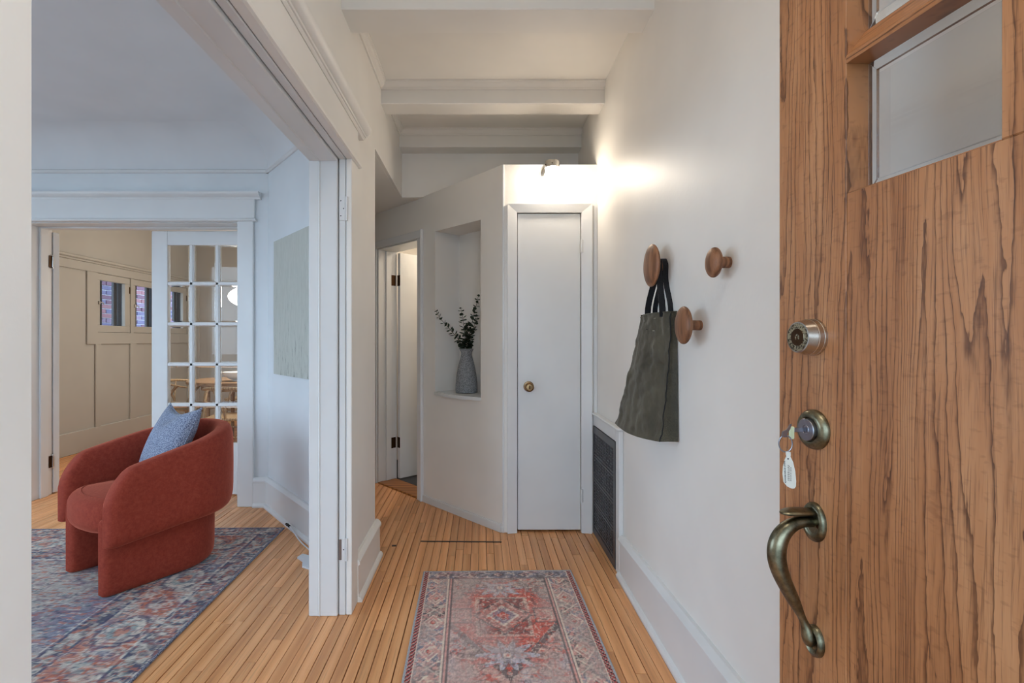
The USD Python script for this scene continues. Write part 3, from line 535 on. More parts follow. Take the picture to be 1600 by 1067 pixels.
# handle set
def oval(w, z, rw, rz, prof, n=40):                                 # lathe squeezed to an oval
    v, f = arr(lathe(prof, n)); v = np.stack([v[:, 0] * rw, -v[:, 2], v[:, 1] * rz], 1) + (w, 0, z)
    m = trimesh.Trimesh(v, f, process=False)
    if m.volume < 0: f = f[:, ::-1]
    return ED((v, f))
es = t.part('handle_plate', oval(.079, .925, .0225, .0295, [(0, -.001), (1, -.001), (1.0, .003), (.93, .0062), (.80, .0082), (.66, .0078), (.58, .0060), (.52, .0054), (0, .0054)]), BRASS, label='upper oval brass handle plate')
t.part('screw', EL([(0, .0050), (.0032, .0050), (.0030, .0062), (0, .0066)], .0905, .922, 14), BRONZE, parent=es)
a = np.linspace(0, 1, 15)
tl = [np.r_[ED.p(.0775, -(.004 + .050 * k), .9395 + .0015 * math.sin(3 * k))] for k in a]
tongue = tube(np.array(tl), [.0045 + .0105 * math.sin(math.pi * min(1, .12 + k * .88)) ** .55 * (1 if k < .97 else .55) for k in a], 14, flat=.36, ref=(0, 0, 1.))
t.part('thumb_latch', tongue, BRASS, parent=es, label='brass thumb latch tongue')
gp = np.array([(.077, -.002, .925), (.077, -.016, .9255), (.0765, -.036, .9205), (.076, -.0535, .9045), (.0755, -.0600, .8760), (.0755, -.0480, .8360), (.0760, -.0290, .7990), (.0770, -.0155, .7700), (.0780, -.0105, .7540), (.0785, -.0095, .7400)])
gr = np.array([.0085, .0085, .0100, .0122, .0132, .0112, .0080, .0063, .0098, .0060])
q = spline(np.c_[gp, gr * 1], 60)
t.part('grip', tube(np.array([ED.p(*r[:3]) for r in q]), np.maximum(q[:, 3], .004), 18, ref=(0, 1, 0)), BRASS, label='S-curved brass pull grip')
t.part('handle_plate', oval(.0805, .7465, .0175, .0235, [(0, -.001), (1, -.001), (1.0, .003), (.92, .0065), (.76, .0088), (.60, .0075), (.5, .0050), (0, .0050)]), BRASS, label='lower small oval brass handle plate')
# keys in the lock
k = Thing('key_ring', 'keys and a white plastic tag hanging from the lock of the oak door', 'keys', ED.p(.078, -.03, 1.0))
k.part('key_blade', ED(cbox(.0770, .0790, -.034, -.0152, 1.0605, 1.0675, .0006)), STEEL)
k.part('key_head', ED(cbox(.0765, .0795, -.0420, -.0335, 1.0500, 1.0690, .0012)), KEYG, label='pale green key head')
yv = [(-.0450, 1.0740), (-.0505, 1.0660), (-.0575, 1.0630), (-.0585, 1.0570), (-.0555, 1.0545), (-.0505, 1.0545), (-.0505, 1.0600), (-.0455, 1.0665), (-.0430, 1.0740)]
v, f = arr(prism([(p[0], p[1]) for p in yv], 0, .0020)); v = np.stack([.0835 + v[:, 2] * 1, v[:, 0], v[:, 1]], 1); m_ = trimesh.Trimesh(v, f, process=False); f = f[:, ::-1] if m_.volume < 0 else f
k.part('spare_key', ED((v, f)), STEEL)
th = np.linspace(0, 2 * np.pi, 33)
k.part('ring', tube(np.array([ED.p(.080 + .003 * math.cos(x), -.0490 + .0085 * math.cos(x), 1.0440 + .0125 * math.sin(x)) for x in th]), .0010, 8), STEEL)
tg = [(-.0020, .0), (.0050, -.0005), (.0052, -.0055), (.0048, -.0075), (.0092, -.0160), (.0125, -.0300), (.0140, -.0440), (.0136, -.0520), (.0110, -.0552), (.0070, -.0552), (.0000, -.0520), (-.0058, -.0450), (-.0074, -.0330), (-.0066, -.0220), (-.0038, -.0120), (-.0012, -.0072), (-.0020, -.0040)]
tgp = Polygon(tg).buffer(.0012).buffer(-.0012)
def tagm(poly, z0, z1):                                             # x along -e, y up; thickness along w
    v, f = arr(trimesh.creation.extrude_polygon(poly, z1 - z0, engine='earcut')); v = np.stack([.0815 + z0 + v[:, 2], -.0480 + v[:, 0], 1.0325 + v[:, 1]], 1)
    m_ = trimesh.Trimesh(v, f, process=False); return ED((v, f[:, ::-1] if m_.volume < 0 else f))
tag = k.part('tag', tagm(tgp, 0, .0014), TAGW, label='white teardrop tag with printed lettering')
def onTag(mesh, dx, dy, ang):
    v, f = arr(mesh); c, s_ = math.cos(ang), math.sin(ang); v = np.stack([v[:, 0] * c - v[:, 1] * s_ + dx, v[:, 0] * s_ + v[:, 1] * c + dy, v[:, 2]], 1)
    v = np.stack([.0815 + .0014 + v[:, 2] * .5 - .0001, -.0480 + v[:, 0], 1.0325 + v[:, 1]], 1); m_ = trimesh.Trimesh(v, f, process=False); return ED((v, f[:, ::-1] if m_.volume < 0 else f))
tm = meshkit.text_mesh('AFFORDABLE LOCK', .0021, .0006, bold=True); tm.apply_scale([.0335 / (tm.bounds[1, 0] - tm.bounds[0, 0]), 1, 1])
k.part('lettering', onTag(tm, -.0022, -.0470, math.radians(93)), INK, parent=tag)
rg = random.Random(3); dashes = []
for c, y0, y1 in ((.0012, -.043, -.021), (.0030, -.044, -.020), (.0058, -.044, -.024)):
    y = y0
    while y < y1:
        l = rg.uniform(.0010, .0030); dashes.append(onTag(box(0, l, 0, .0007, 0, .0006), c, y, math.radians(92))); y += l + .0009
k.part('small_print', cat(*dashes), INK, parent=tag)
k.part('tag_hole', tagm(Point(-.0012 + .002, -.0105).buffer(.0011), -.0002, .0017), INK, parent=tag)
# closet door
t = Thing('door_2', 'narrow flat white closet door with a round bronze knob', 'door', (.43, 3.2, 0), kind='structure')
t.part('slab', cbox(.2335, .6245, 3.185, 3.222, .014, 1.981, .003), TRIM)
kb = t.part('knob', lathe([(0, -.002), (.0315, -.002), (.0325, .002), (.0300, .006), (.014, .009), (.012, .022), (.016, .028), (.0265, .036), (.0290, .044), (.0270, .052), (.0215, .056), (.0200, .0545), (.0185, .0545), (.0175, .056), (0, .057)], 40, o=(.303, 3.185, .906), direction=(0, -1, 0)), KNOBBR)
t.part('knob_button', cbox(.3005, .3075, 3.1245, 3.130, .895, .917, .002), BRONZE, parent=kb)
for z in (.233, 1.775): t.part('hinge', cat(lathe([(0, -.04), (.007, -.04), (.007, .04), (0, .04)], 14, o=(.6285, 3.168, z)), cbox(.6285, .641, 3.164, 3.170, z - .038, z + .038, .001)), TRIM, label='white painted hinge')
# glazed double doors to the dining room
def leaf(name, label, hinge, ang, mirror):
    t = Thing(name, label, 'door', (hinge[0], hinge[1], 0), kind='structure')
    c, s_ = math.cos(ang), math.sin(ang); sx = -1 if mirror else 1
    def tr(mesh):
        v, f = arr(mesh); v = v * (sx, 1, 1); v = np.stack([v[:, 0] * c - v[:, 1] * s_ + hinge[0], v[:, 0] * s_ + v[:, 1] * c + hinge[1], v[:, 2]], 1)
        return v, (f[:, ::-1] if mirror else f)
    y0, y1, w = -.045, 0., .779
    xs = [(.10, .2605), (.297, .459), (.4965, .658)]; gz0, gz1 = .402, 1.922; h = (gz1 - gz0 - 4 * .031) / 5; zs = [(gz0 + i * (h + .031), gz0 + i * (h + .031) + h) for i in range(5)]
    t.part('stile', tr(cbox(0, .10, y0, y1, .01, 2.03, .003)), TRIM); t.part('stile', tr(cbox(.658, w, y0, y1, .01, 2.03, .003)), TRIM)
    t.part('rail', tr(cbox(.10, .658, y0, y1, .01, gz0, .003)), TRIM); t.part('rail', tr(cbox(.10, .658, y0, y1, gz1, 2.03, .003)), TRIM)
    def bar(a, b): return [(y0 + .004, (a + b) / 2 - .008), (y0 + .004, (a + b) / 2 + .008), (y0 + .014, b), (y1 - .014, b), (y1 - .004, (a + b) / 2 + .008), (y1 - .004, (a + b) / 2 - .008), (y1 - .014, a), (y0 + .014, a)]
    for i in range(4): t.part('muntin', tr(extr(bar(zs[i][1], zs[i + 1][0]), .10, .658, 'x')), TRIM)
    for i in range(2):
        v, f = arr(extr(bar(xs[i][1], xs[i + 1][0]), gz0, gz1, 'x'))
        t.part('muntin', tr((np.stack([v[:, 2], v[:, 1], v[:, 0]], 1), f[:, ::-1])), TRIM)
    for a, b in xs:
        for z0, z1 in zs:
            pn = t.part('pane', tr(box(a + .009, b - .009, y0 + .020, y0 + .023, z0 + .009, z1 - .009)), PANE)
            o = [(a - .002, z0 - .002), (b + .002, z0 - .002), (b + .002, z1 + .002), (a - .002, z1 + .002)]; i_ = [(a + .009, z0 + .009), (b - .009, z0 + .009), (b - .009, z1 - .009), (a + .009, z1 - .009)]
            bb = [hull([(x, y0 + .0225, z) for x, z in (o[q], o[(q + 1) % 4], i_[(q + 1) % 4], i_[q])] + [(x, y0 + .0215, z) for x, z in (o[q], o[(q + 1) % 4])] + [(x, y0 + .0195, z) for x, z in (i_[(q + 1) % 4], i_[q])]) for q in range(4)]
            t.part('pane_bevel', tr(cat(*bb)), BEVELG, parent=pn, smooth=False)
    for z in (.255, 1.80) + (() if mirror else ()):
        n = t.part('hinge', tr(lathe([(0, -.055), (.004, -.055), (.006, -.050), (.006, -.044), (.0045, -.042), (.0075, -.040), (.0075, .040), (.0045, .042), (.006, .044), (.006, .050), (.004, .055), (0, .055)], 14, o=(-.004, .006, z))), CHROME)
        t.part('hinge_leaf', tr(cbox(-.0035, -.0005, -.040, .0, z - .045, z + .045, .0006)) if mirror else cat(cbox(hinge[0] - .004, hinge[0] - .0010, hinge[1] - .038, hinge[1] - .002, z - .045, z + .045, .0006)), BRONZE, parent=n, label='dark hinge leaf')
    return t
leaf('door_3', 'white glazed dining room door with fifteen panes, standing closed', (-1.739, 3.97), 0, True)
leaf('door_4', 'white glazed dining room door folded back beyond the left jamb, seen edge-on', (-3.310, 3.972), math.radians(163), False)
# little door in the slanting wall, open
t = Thing('door_5', 'flat white door swung open inside the slanting doorway', 'door', HD_.p(1.46, .185), kind='structure')
t.part('slab', HD_(cbox(1.420, 1.4555, .186, .72, .016, 1.934, .002)), TRIM)
for z in (.32, 1.70):
    h = t.part('hinge', cat(HD_(cbox(1.4200, 1.4550, .1835, .1858, z - .045, z + .045, .0006))), BRONZE, label='dark bronze hinge leaf')
    t.part('hinge_pin', lathe([(0, -.047), (.006, -.047), (.006, .047), (0, .047)], 12, o=HD_.p(1.4585, .189, z)), CHROME, parent=h)

# ================================================================ LAMPS
t = Thing('wall_sconce', 'small chrome wall sconce glowing above the closet door', 'lamp', (.43, 3.18, 2.23))
t.part('back_plate', lathe([(0, 0), (.060, 0), (.060, .006), (.056, .012), (.030, .016), (0, .016)], 40, o=(.432, 3.18, 2.225), direction=(0, -1, 0)), CHROME)
t.part('arm', cbox(.418, .450, 3.10, 3.168, 2.238, 2.262, .006), CHROME)
cp = t.part('cap', lathe([(0, .040), (.030, .040), (.042, .036), (.0455, .030), (.0455, -.004), (.0435, -.004), (.0435, .025), (0, .027)], 40, o=(.436, 3.095, 2.238)), CHROME)
for an in (205, 262): t.part('screw', lathe([(0, 0), (.0032, 0), (.0030, .0035), (0, .004)], 12, o=(.436 + .0452 * math.cos(math.radians(an)), 3.095 + .0452 * math.sin(math.radians(an)), 2.250), direction=(math.cos(math.radians(an)), math.sin(math.radians(an)), 0)), BRONZE, parent=cp)
t.part('glass_shade', lathe([(0, .020), (.038, .020), (.0405, .005), (.043, -.030), (.041, -.062), (.032, -.080), (.016, -.088), (0, -.090)], 32, o=(.436, 3.095, 2.236)), GLOW, label='glowing opal glass')
t = Thing('ceiling_lamp', 'added fill lamp on the hall ceiling just inside the entry, out of view', 'lamp', (.08, .30, 2.65))  # added fill light for the hall, out of view
t.part('glass_dome', lathe([(0, 0), (.14, 0), (.13, -.045), (.08, -.08), (0, -.095)], 32, o=(.08, .30, 2.698)), HALL_FILL); t.part('rim', lathe([(.138, .0), (.152, .0), (.152, -.014), (.138, -.014), (.138, .0)], 32, o=(.08, .30, 2.698)), CHROME)
t = Thing('ceiling_lamp', 'unseen round lamp lighting the little room behind the slanting door', 'lamp', HD_.p(1.15, .75, 2.2))  # out of view, placed to brighten the room past the slanting door
t.part('glass_dome', lathe([(0, 0), (.14, 0), (.13, -.04), (.08, -.075), (0, -.09)], 32, o=HD_.p(1.15, .75, 2.238)), WGLOW); t.part('rim', lathe([(.138, .002), (.15, .002), (.15, -.012), (.138, -.012), (.138, .002)], 32, o=HD_.p(1.15, .75, 2.238)), CHROME)
t = Thing('pendant_lamp', 'white saucer pendant lamp hanging over the dining table', 'lamp', (-2.46, 5.75, 1.67))
a = np.linspace(0, np.pi, 25)
t.part('shade', lathe([(0.335 * math.sin(x) ** 1.25 if 0 < k < 24 else 0, .15 * math.cos(x)) for k, x in enumerate(a)], 40, o=(-2.46, 5.75, 1.67)), PGLOW, label='glowing white saucer shade')
t.part('cord', tube([(-2.46, 5.75, 1.81), (-2.46, 5.75, 2.2), (-2.46, 5.75, 2.58)], .004, 8), BLACK); t.part('canopy', lathe([(0, 0), (.05, 0), (.045, -.025), (0, -.03)], 24, o=(-2.46, 5.75, 2.6)), PLASTIC)

# ================================================================ VENT
t = Thing('air_grille', 'black iron air return grille set in a white frame low on the right wall', 'vent', (.70, 2.9, 0))
for q in (cbox(.703, XR, 2.590, 2.655, .0, .735, .004), cbox(.703, XR, 2.655, 3.176, .668, .735, .004)): t.part('frame_board', q, TRIM)
t.part('frame_bead', cbox(.690, XR, 2.585, 3.172, .735, .748, .004), TRIM)
t.part('grille_border', box(.700, .712, 2.657, 3.172, .006, .666) - box(.6, .8, 2.690, 3.140, .045, .625), IRON)
gb = []
y0, y1, z0, z1 = 2.690, 3.140, .045, .625
ny, nz = 19, 32; py, pz = (y1 - y0) / ny, (z1 - z0) / nz
for i in range(1, ny): gb.append(box(.702, .708, y0 + i * py - .0032, y0 + i * py + .0032, z0, z1))
for j in range(1, nz):
    if j % 8 in (0, 1): gb.append(box(.701, .709, y0, y1, z0 + j * pz - .004, z0 + j * pz + .004)); continue
    for i in range(ny):
        if (i + (1 if 2 < j % 8 < 6 else 0)) % 3 != (j // 2) % 3: gb.append(box(.702, .708, y0 + i * py, y0 + (i + 1) * py, z0 + j * pz - .003, z0 + j * pz + .003))
t.part('lattice', cat(*gb), IRON, smooth=False, kind='stuff', label='cast iron lattice of little square holes')
t.part('duct', box(.7245, .7268, 2.66, 3.17, .01, .664), BLACK)

# ================================================================ COAT KNOBS, BAG
def knob(y, z, R, xd, th, rs_, label):
    t = Thing('coat_knob', label, 'coat hook', (XR, y, z), group=None)
    a = np.linspace(0, np.pi / 2, 12)
    prof = [(0, 0)] + [(R * math.sin(x) ** .9 if x else 0, th * .52 * (1 - math.cos(x))) for x in a[1:]] + [(R * math.cos(x) ** .9 * 1, th * .52 + th * .48 * math.sin(x)) for x in a[1:-2]] + [(rs_ * 1.05, th)]
    t.part('disc', lathe(prof + [(0, th)], 48, o=(xd, y, z), direction=(1, 0, 0)), WALNUT)
    t.part('peg', lathe([(0, 0), (rs_, 0), (rs_, XR - xd - th * .75 - .003), (rs_ * .93, XR - xd - th * .75), (0, XR - xd - th * .75)], 28, o=(xd + th * .75, y, z), direction=(1, 0, 0)), WALNUT, label='dark walnut peg')
knob(2.0, 1.4875, .083, .652, .036, .020, 'large round walnut coat knob with the bag hanging from it')
knob(1.49, 1.4235, .044, .663, .034, .0165, 'small round walnut coat knob nearest the oak door')
knob(1.685, 1.246, .0625, .653, .033, .0165, 'middle-sized round walnut coat knob beside the top of the bag')
t = Thing('tote_bag', 'dark olive waxed canvas tote hanging from the large coat knob', 'bag', (.70, 2.05, .82))
N, Mh = 120, 70
def ring(h):                                                        # h from 0 (bottom) to 1 (top): corners (x, y)
    e = h ** .8
    yn, yf = 1.865 + .015 * e, 2.285 - .135 * min(1, h * 1.12) ** .9 if h < .9 else 2.285 - .135
    xb = .7225
    xn = .655 + .045 * min(1, h * 1.25) ** .7; xf = .600 + .075 * h ** .85
    return np.array([(xb, yn), (xn, yn + .002), (xf, yf), (xb - .035 * (1 - h), yf + .012 * (1 - h))])
V = np.zeros((Mh, N, 3))
for i, h in enumerate(np.linspace(0, 1, Mh)):
    c = ring(h); seg = np.linalg.norm(np.roll(c, -1, 0) - c, axis=1); cum = np.r_[0, np.cumsum(seg)]; s_ = np.linspace(0, cum[-1], N, endpoint=False)
    for j, q in enumerate(s_):
        k = min(int(np.searchsorted(cum, q, 'right') - 1), 3); u = (q - cum[k]) / seg[k]; p = c[k] * (1 - u) + c[(k + 1) % 4] * u
        z = .826 + (1.302 - .826) * h
        bulge = 0
        if k == 1: bulge = -.016 * math.sin(math.pi * u) * (1 - .55 * h)
        if k == 0: bulge = 0; p = p + np.array([0, .014 * math.sin(math.pi * u) * (.3 + .7 * h)])
        sag = -.012 * math.sin(math.pi * u) * (1 - h) ** 6 if k == 1 else 0
        if k == 1: z -= .012 * max(0, h - .93) / .07 * max(0, u - .72) / .28
        V[i, j] = (p[0] + bulge, p[1], z + sag)
P = V.reshape(-1, 3); nz_ = meshkit.fbm(P * (17, 17, 13) + P[:, 2:3] * 9, 4, 3) - .5; fold = (meshkit.noise(P * (10, 34, 7) + (0, P[:, 2:3].ravel()[0], 0), 9) - .5)
dirn = np.where(P[:, 0] < .70, -1.0, 0.)
P[:, 0] += dirn * (.017 * nz_ + .010 * fold) * np.clip((P[:, 2] - .81) * 30, .3, 1)
kd = np.exp(-((P[:, 2] - 1.105 - .05 * (P[:, 1] - 1.9)) / .012) ** 2) * (P[:, 0] < .70) * np.clip((2.06 - P[:, 1]) * 8, 0, 1)
P[:, 0] += .007 * kd; P[:, 0] = np.minimum(P[:, 0], .7245); V = P.reshape(Mh, N, 3)
vv = np.vstack([V.reshape(-1, 3), V[0].mean(0)[None]]); ff = []
for i in range(Mh - 1):
    for j in range(N):
        q = (j + 1) % N; ff += [(i * N + j, i * N + q, (i + 1) * N + q), (i * N + j, (i + 1) * N + q, (i + 1) * N + j)]
for j in range(N): ff.append((len(vv) - 1, (j + 1) % N, j))
# inside of the mouth, a little way down
ins = V[-1].copy(); cen = ins.mean(0); ins = cen + (ins - cen) * (.80, .97, 1); ins2 = ins.copy(); ins2[:, 2] -= .06; n0 = len(vv); vv = np.vstack([vv, ins, ins2, ins2.mean(0)[None]])
for j in range(N):
    q = (j + 1) % N; a_ = (Mh - 1) * N
    ff += [(a_ + j, a_ + q, n0 + q), (a_ + j, n0 + q, n0 + j), (n0 + j, n0 + q, n0 + N + q), (n0 + j, n0 + N + q, n0 + N + j), (n0 + N + j, n0 + N + q, n0 + 2 * N)]
ff = np.array(ff); mm = trimesh.Trimesh(vv, ff, process=False); ff = ff[:, ::-1] if mm.volume < 0 else ff
body = t.part('body', (vv, ff), CANVAS, smooth=40)
jn = [i for i in range(N) if True]
# seam along the near front corner
seam = []
for i in range(Mh):
    d = np.abs(V[i, :, 1] - 1.868) + np.maximum(0, V[i, :, 0] - .70) * .1; c = ring(i / (Mh - 1))[1]; j = int(np.argmin((V[i, :, 0] - c[0]) ** 2 + (V[i, :, 1] - c[1]) ** 2)); seam.append(V[i, j])
t.part('seam', tube(np.array(seam)[::2] + (-.0005, -.0005, 0), .0022, 6), STRAP, label='dark corner seam')
hem = np.vstack([V[-1], V[-1][:1]]); t.part('hem', tube(hem[::3], .0024, 6), CANVAS)
def ribbon(P, wx0, wx1, th=.0026):
    P = np.asarray(P, float); T_ = np.gradient(P, axis=0); T_ /= np.linalg.norm(T_, axis=1, keepdims=True); nrm = np.stack([-T_[:, 1], T_[:, 0]], 1)
    rows_ = []
    for p, n_, a, b in zip(P, nrm, wx0, wx1):
        o1, o2 = p + n_ * th / 2, p - n_ * th / 2; rows_.append([(a, *o1), (b, *o1), (b, *o2), (a, *o2)])
    V_ = np.array(rows_); n = len(P); v = V_.reshape(-1, 3); f = []
    for i in range(n - 1):
        for j in range(4):
            q = (j + 1) % 4; f += [(i * 4 + j, i * 4 + q, i * 4 + 4 + q), (i * 4 + j, i * 4 + 4 + q, i * 4 + 4 + j)]
    f += [(0, 1, 2), (0, 2, 3), (n * 4 - 4, n * 4 - 2, n * 4 - 3), (n * 4 - 4, n * 4 - 1, n * 4 - 2)]; f = np.array(f)
    m_ = trimesh.Trimesh(v, f, process=False); return v, (f[:, ::-1] if m_.volume < 0 else f)
for (ya, yb, xa, xt, dz) in ((1.935, 2.105, .690, .680, 0), (1.925, 2.095, .7195, .7055, .004)):
    pts = spline([(ya, 1.285), (ya + .012, 1.35), (1.9765, 1.46), (1.9790 - dz, 1.4885), (1.986, 1.5040), (2.0, 1.5100 + dz), (2.014, 1.5040), (2.0210 + dz, 1.4885), (2.0235, 1.46), (yb - .012, 1.35), (yb, 1.285)], 61)
    wx = np.full(61, .012); tt = np.linspace(-1, 1, 61); xc_ = xa + (xt + .012 - xa) * (1 - np.abs(tt)) ** .8
    t.part('strap', ribbon(pts, xc_ - wx, np.minimum(xc_ + wx, .7262)), STRAP, label='black webbing strap', smooth=50)
def stitch(y, z, w): 
    i = np.argmin(np.abs(V[:, :, 1] - y) + np.abs(V[:, :, 2] - z) + 10 * (V[:, :, 0] > .70)); p = V.reshape(-1, 3)[i]
    return cbox(p[0] - .002, p[0] + .002, p[1] - w, p[1] + w, p[2] - .0012, p[2] + .0012, .0005)
for q_ in ((1.99, 1.28, .008), (2.0, 1.235, .009), (2.085, 1.272, .003)): t.part('stitch', stitch(*q_), STITCH, label='pale stitch')
t.part('rivet', stitch(2.055, 1.24, .004), BLACK)

# ================================================================ VASE WITH EUCALYPTUS
vb = HD_.p(.482, .122, .823)
t = Thing('vase', 'grey stoneware vase standing in the niche', 'vase', vb)
t.part('body', lathe([(0, 0), (.070, 0), (.0765, .004), (.0785, .02), (.0775, .06), (.0700, .13), (.0560, .20), (.0435, .245), (.0385, .268), (.0400, .285), (.0500, .308), (.0490, .311), (.0465, .309), (.0370, .287), (.0345, .268), (.0345, .20), (0, .19)], 56, o=vb), VASE)
top = vb + (0, 0, .28)
rg = random.Random(21)
def stem(tip, mid, nl, lab, size):
    t = Thing('eucalyptus_stem', lab, 'branch', top)
    p0 = top + np.array([rg.uniform(-.012, .012), rg.uniform(-.012, .012), -.06]); p1 = top + np.array(mid) * .25 + (0, 0, .01); P = spline([p0, p1, top + np.array(mid), top + np.array(tip)], 40)
    t.part('stem', tube(P, np.linspace(.0028, .0010, 40), 7), STEMM); lv = []
    for k in range(nl):
        u = .24 + .74 * k / (nl - 1); i = min(int(u * 39), 38); T_ = P[i + 1] - P[i]; T_ /= np.linalg.norm(T_)
        for side in (0, 1):
            an = k * 1.35 + side * math.pi + rg.uniform(-.5, .5); e1 = np.cross(T_, (.3, .5, .8)); e1 /= np.linalg.norm(e1); e2 = np.cross(T_, e1); out = math.cos(an) * e1 + math.sin(an) * e2
            ax = out * .85 + T_ * .5 + np.array([rg.uniform(-.3, .3), rg.uniform(-.3, .3), rg.uniform(-.35, .2)]); ax /= np.linalg.norm(ax); sd = np.cross(ax, T_ + .25 * np.array([rg.uniform(-1, 1), rg.uniform(-1, 1), rg.uniform(-1, 1)])); sd /= np.linalg.norm(sd); nn = np.cross(ax, sd)
            r = size * (1.15 - .75 * u ** 2.2) * rg.uniform(.85, 1.12); th = np.linspace(0, 2 * np.pi, 13)[:-1]; c0 = P[i] + ax * (r * 1.12)
            rim = [c0 + ax * r * math.cos(x) + sd * r * .92 * math.sin(x) + nn * r * .16 * math.sin(x) ** 2 for x in th]
            v = np.array([c0 - nn * r * .05] + rim + [c0 - nn * (r * .05 + .0012)]); m = 12
            f = [(0, 1 + a_, 1 + (a_ + 1) % m) for a_ in range(m)] + [(m + 1, 1 + (a_ + 1) % m, 1 + a_) for a_ in range(m)]
            lv.append((v, np.array(f)))
    t.part('leaves', cat(*lv), LEAF, smooth=False, kind='stuff')
ex, ey = np.array([1., 0, 0]), np.array([0, 1., 0])
def off(px, py, dy=0.):                                            # offset of a branch tip from the vase mouth, metres in the wall's own frame
    return None
stem((-.215, -.03, .30), (-.115, -.02, .165), 15, 'eucalyptus branch leaning far out to the left', .0185)
stem((-.045, .02, .325), (-.018, .01, .19), 14, 'upright eucalyptus branch in the middle of the vase', .0240)
stem((.085, .05, .415), (.040, .02, .22), 16, 'eucalyptus branch rising highest at the right of the vase', .0205)
stem((.082, .015, .27), (.040, .0, .15), 13, 'short eucalyptus branch arching low to the right', .0190)
stem((.012, -.025, .20), (.006, -.018, .11), 11, 'short bushy eucalyptus branch in front, over the rim', .0235)

# ================================================================ ARMCHAIR AND CUSHION
CO = np.array([-1.905, 2.50, 0]); CF = np.array([-.579, -.815]); CR = np.array([.815, -.579])
CH = Frame((CO[0], CO[1], .009), CR, -CF)                         # s to the chair's left hand as seen from the front... x right in the photo; d toward the back
def upath(hw, back, n=90, front=0.):
    """U-shaped centre line from the right arm's front, round the back, to the left arm's front."""
    st = back - hw; L_ = st - front; arc = math.pi * hw; tot = 2 * L_ + arc; out = []
    for k in range(n):
        q = tot * k / (n - 1)
        if q <= L_: out.append((hw, front + q, 1, 0))
        elif q >= L_ + arc: out.append((-hw, st - (q - L_ - arc), -1, 0))
        else:
            a = (q - L_) / hw; out.append((hw * math.cos(a), st + hw * math.sin(a), math.cos(a), math.sin(a)))
    return np.array(out), tot
def uwall(hw, back, th, zb, zt, front, n=110, m=28, capr=.06, e=3.2):
    """Upholstered wall swept along the U. zb, zt: functions of the distance back (d) of the centre line. Rounded ends."""
    pth, tot = upath(hw, back, n, front); V = np.zeros((n, m, 3)); a = np.linspace(0, 2 * np.pi, m, endpoint=False)
    ca, sa = np.cos(a), np.sin(a); px = np.sign(ca) * np.abs(ca) ** (2 / e); pz = np.sign(sa) * np.abs(sa) ** (2 / (e + 2))
    for i, (x, y, nx, ny) in enumerate(pth):
        q = min(i, n - 1 - i) * tot / (n - 1); k = 1. if q >= capr else max(.03, (1 - (1 - q / capr) ** 2.4) ** (1 / 2.4))
        b, tp = zb(y, q), zt(y, q); c, hh = (b + tp) / 2, (tp - b) / 2
        V[i, :, 0] = x + nx * px * th / 2 * k; V[i, :, 1] = y + ny * px * th / 2 * k; V[i, :, 2] = c + pz * hh * (1 if q >= capr else .90 + .10 * k)
    v = V.reshape(-1, 3); f = []
    for i in range(n - 1):
        for j in range(m):
            r = (j + 1) % m; f += [(i * m + j, i * m + r, (i + 1) * m + r), (i * m + j, (i + 1) * m + r, (i + 1) * m + j)]
    v = np.vstack([v, V[0].mean(0)[None], V[-1].mean(0)[None]])
    for j in range(m):
        r = (j + 1) % m; f += [(len(v) - 2, r, j), (len(v) - 1, (n - 1) * m + j, (n - 1) * m + r)]
    f = np.array(f); mm = trimesh.Trimesh(v, f, process=False); return v, (f[:, ::-1] if mm.volume < 0 else f)
t = Thing('armchair', 'rust red velvet tub armchair with a wrapped ring back on the patterned rug', 'armchair', (CO[0] + .18, CO[1] + .26, .009))
t.part('base', CH(uwall(.215, .535, .085, lambda d, q: 0., lambda d, q: .36, -.035, capr=.05)), VELVET, label='wrapped velvet skirt that serves as legs')
def ztop(d, q):
    base = .585 + .135 * min(1, max(0, (d - .02) / .58)) ** .9
    return base - (.15 * (1 - min(1, q / .13)) ** 2.4)
t.part('ring_back', CH(uwall(.297, .620, .105, lambda d, q: .245 + .028 * min(1, max(0, d / .3)), ztop, -.045, n=140, m=36, capr=.075)), VELVET, label='velvet ring that forms both arms and the back')
from shapely.geometry import Polygon as SP
sp_ = [(.252 * math.sin(x) if abs(math.sin(x)) > 0 else 0, .06 - .135 * math.cos(x) ** 1 if math.cos(x) > 0 else .06 + .44 * -math.cos(x) ** 1) for x in np.linspace(0, 2 * np.pi, 48, endpoint=False)]
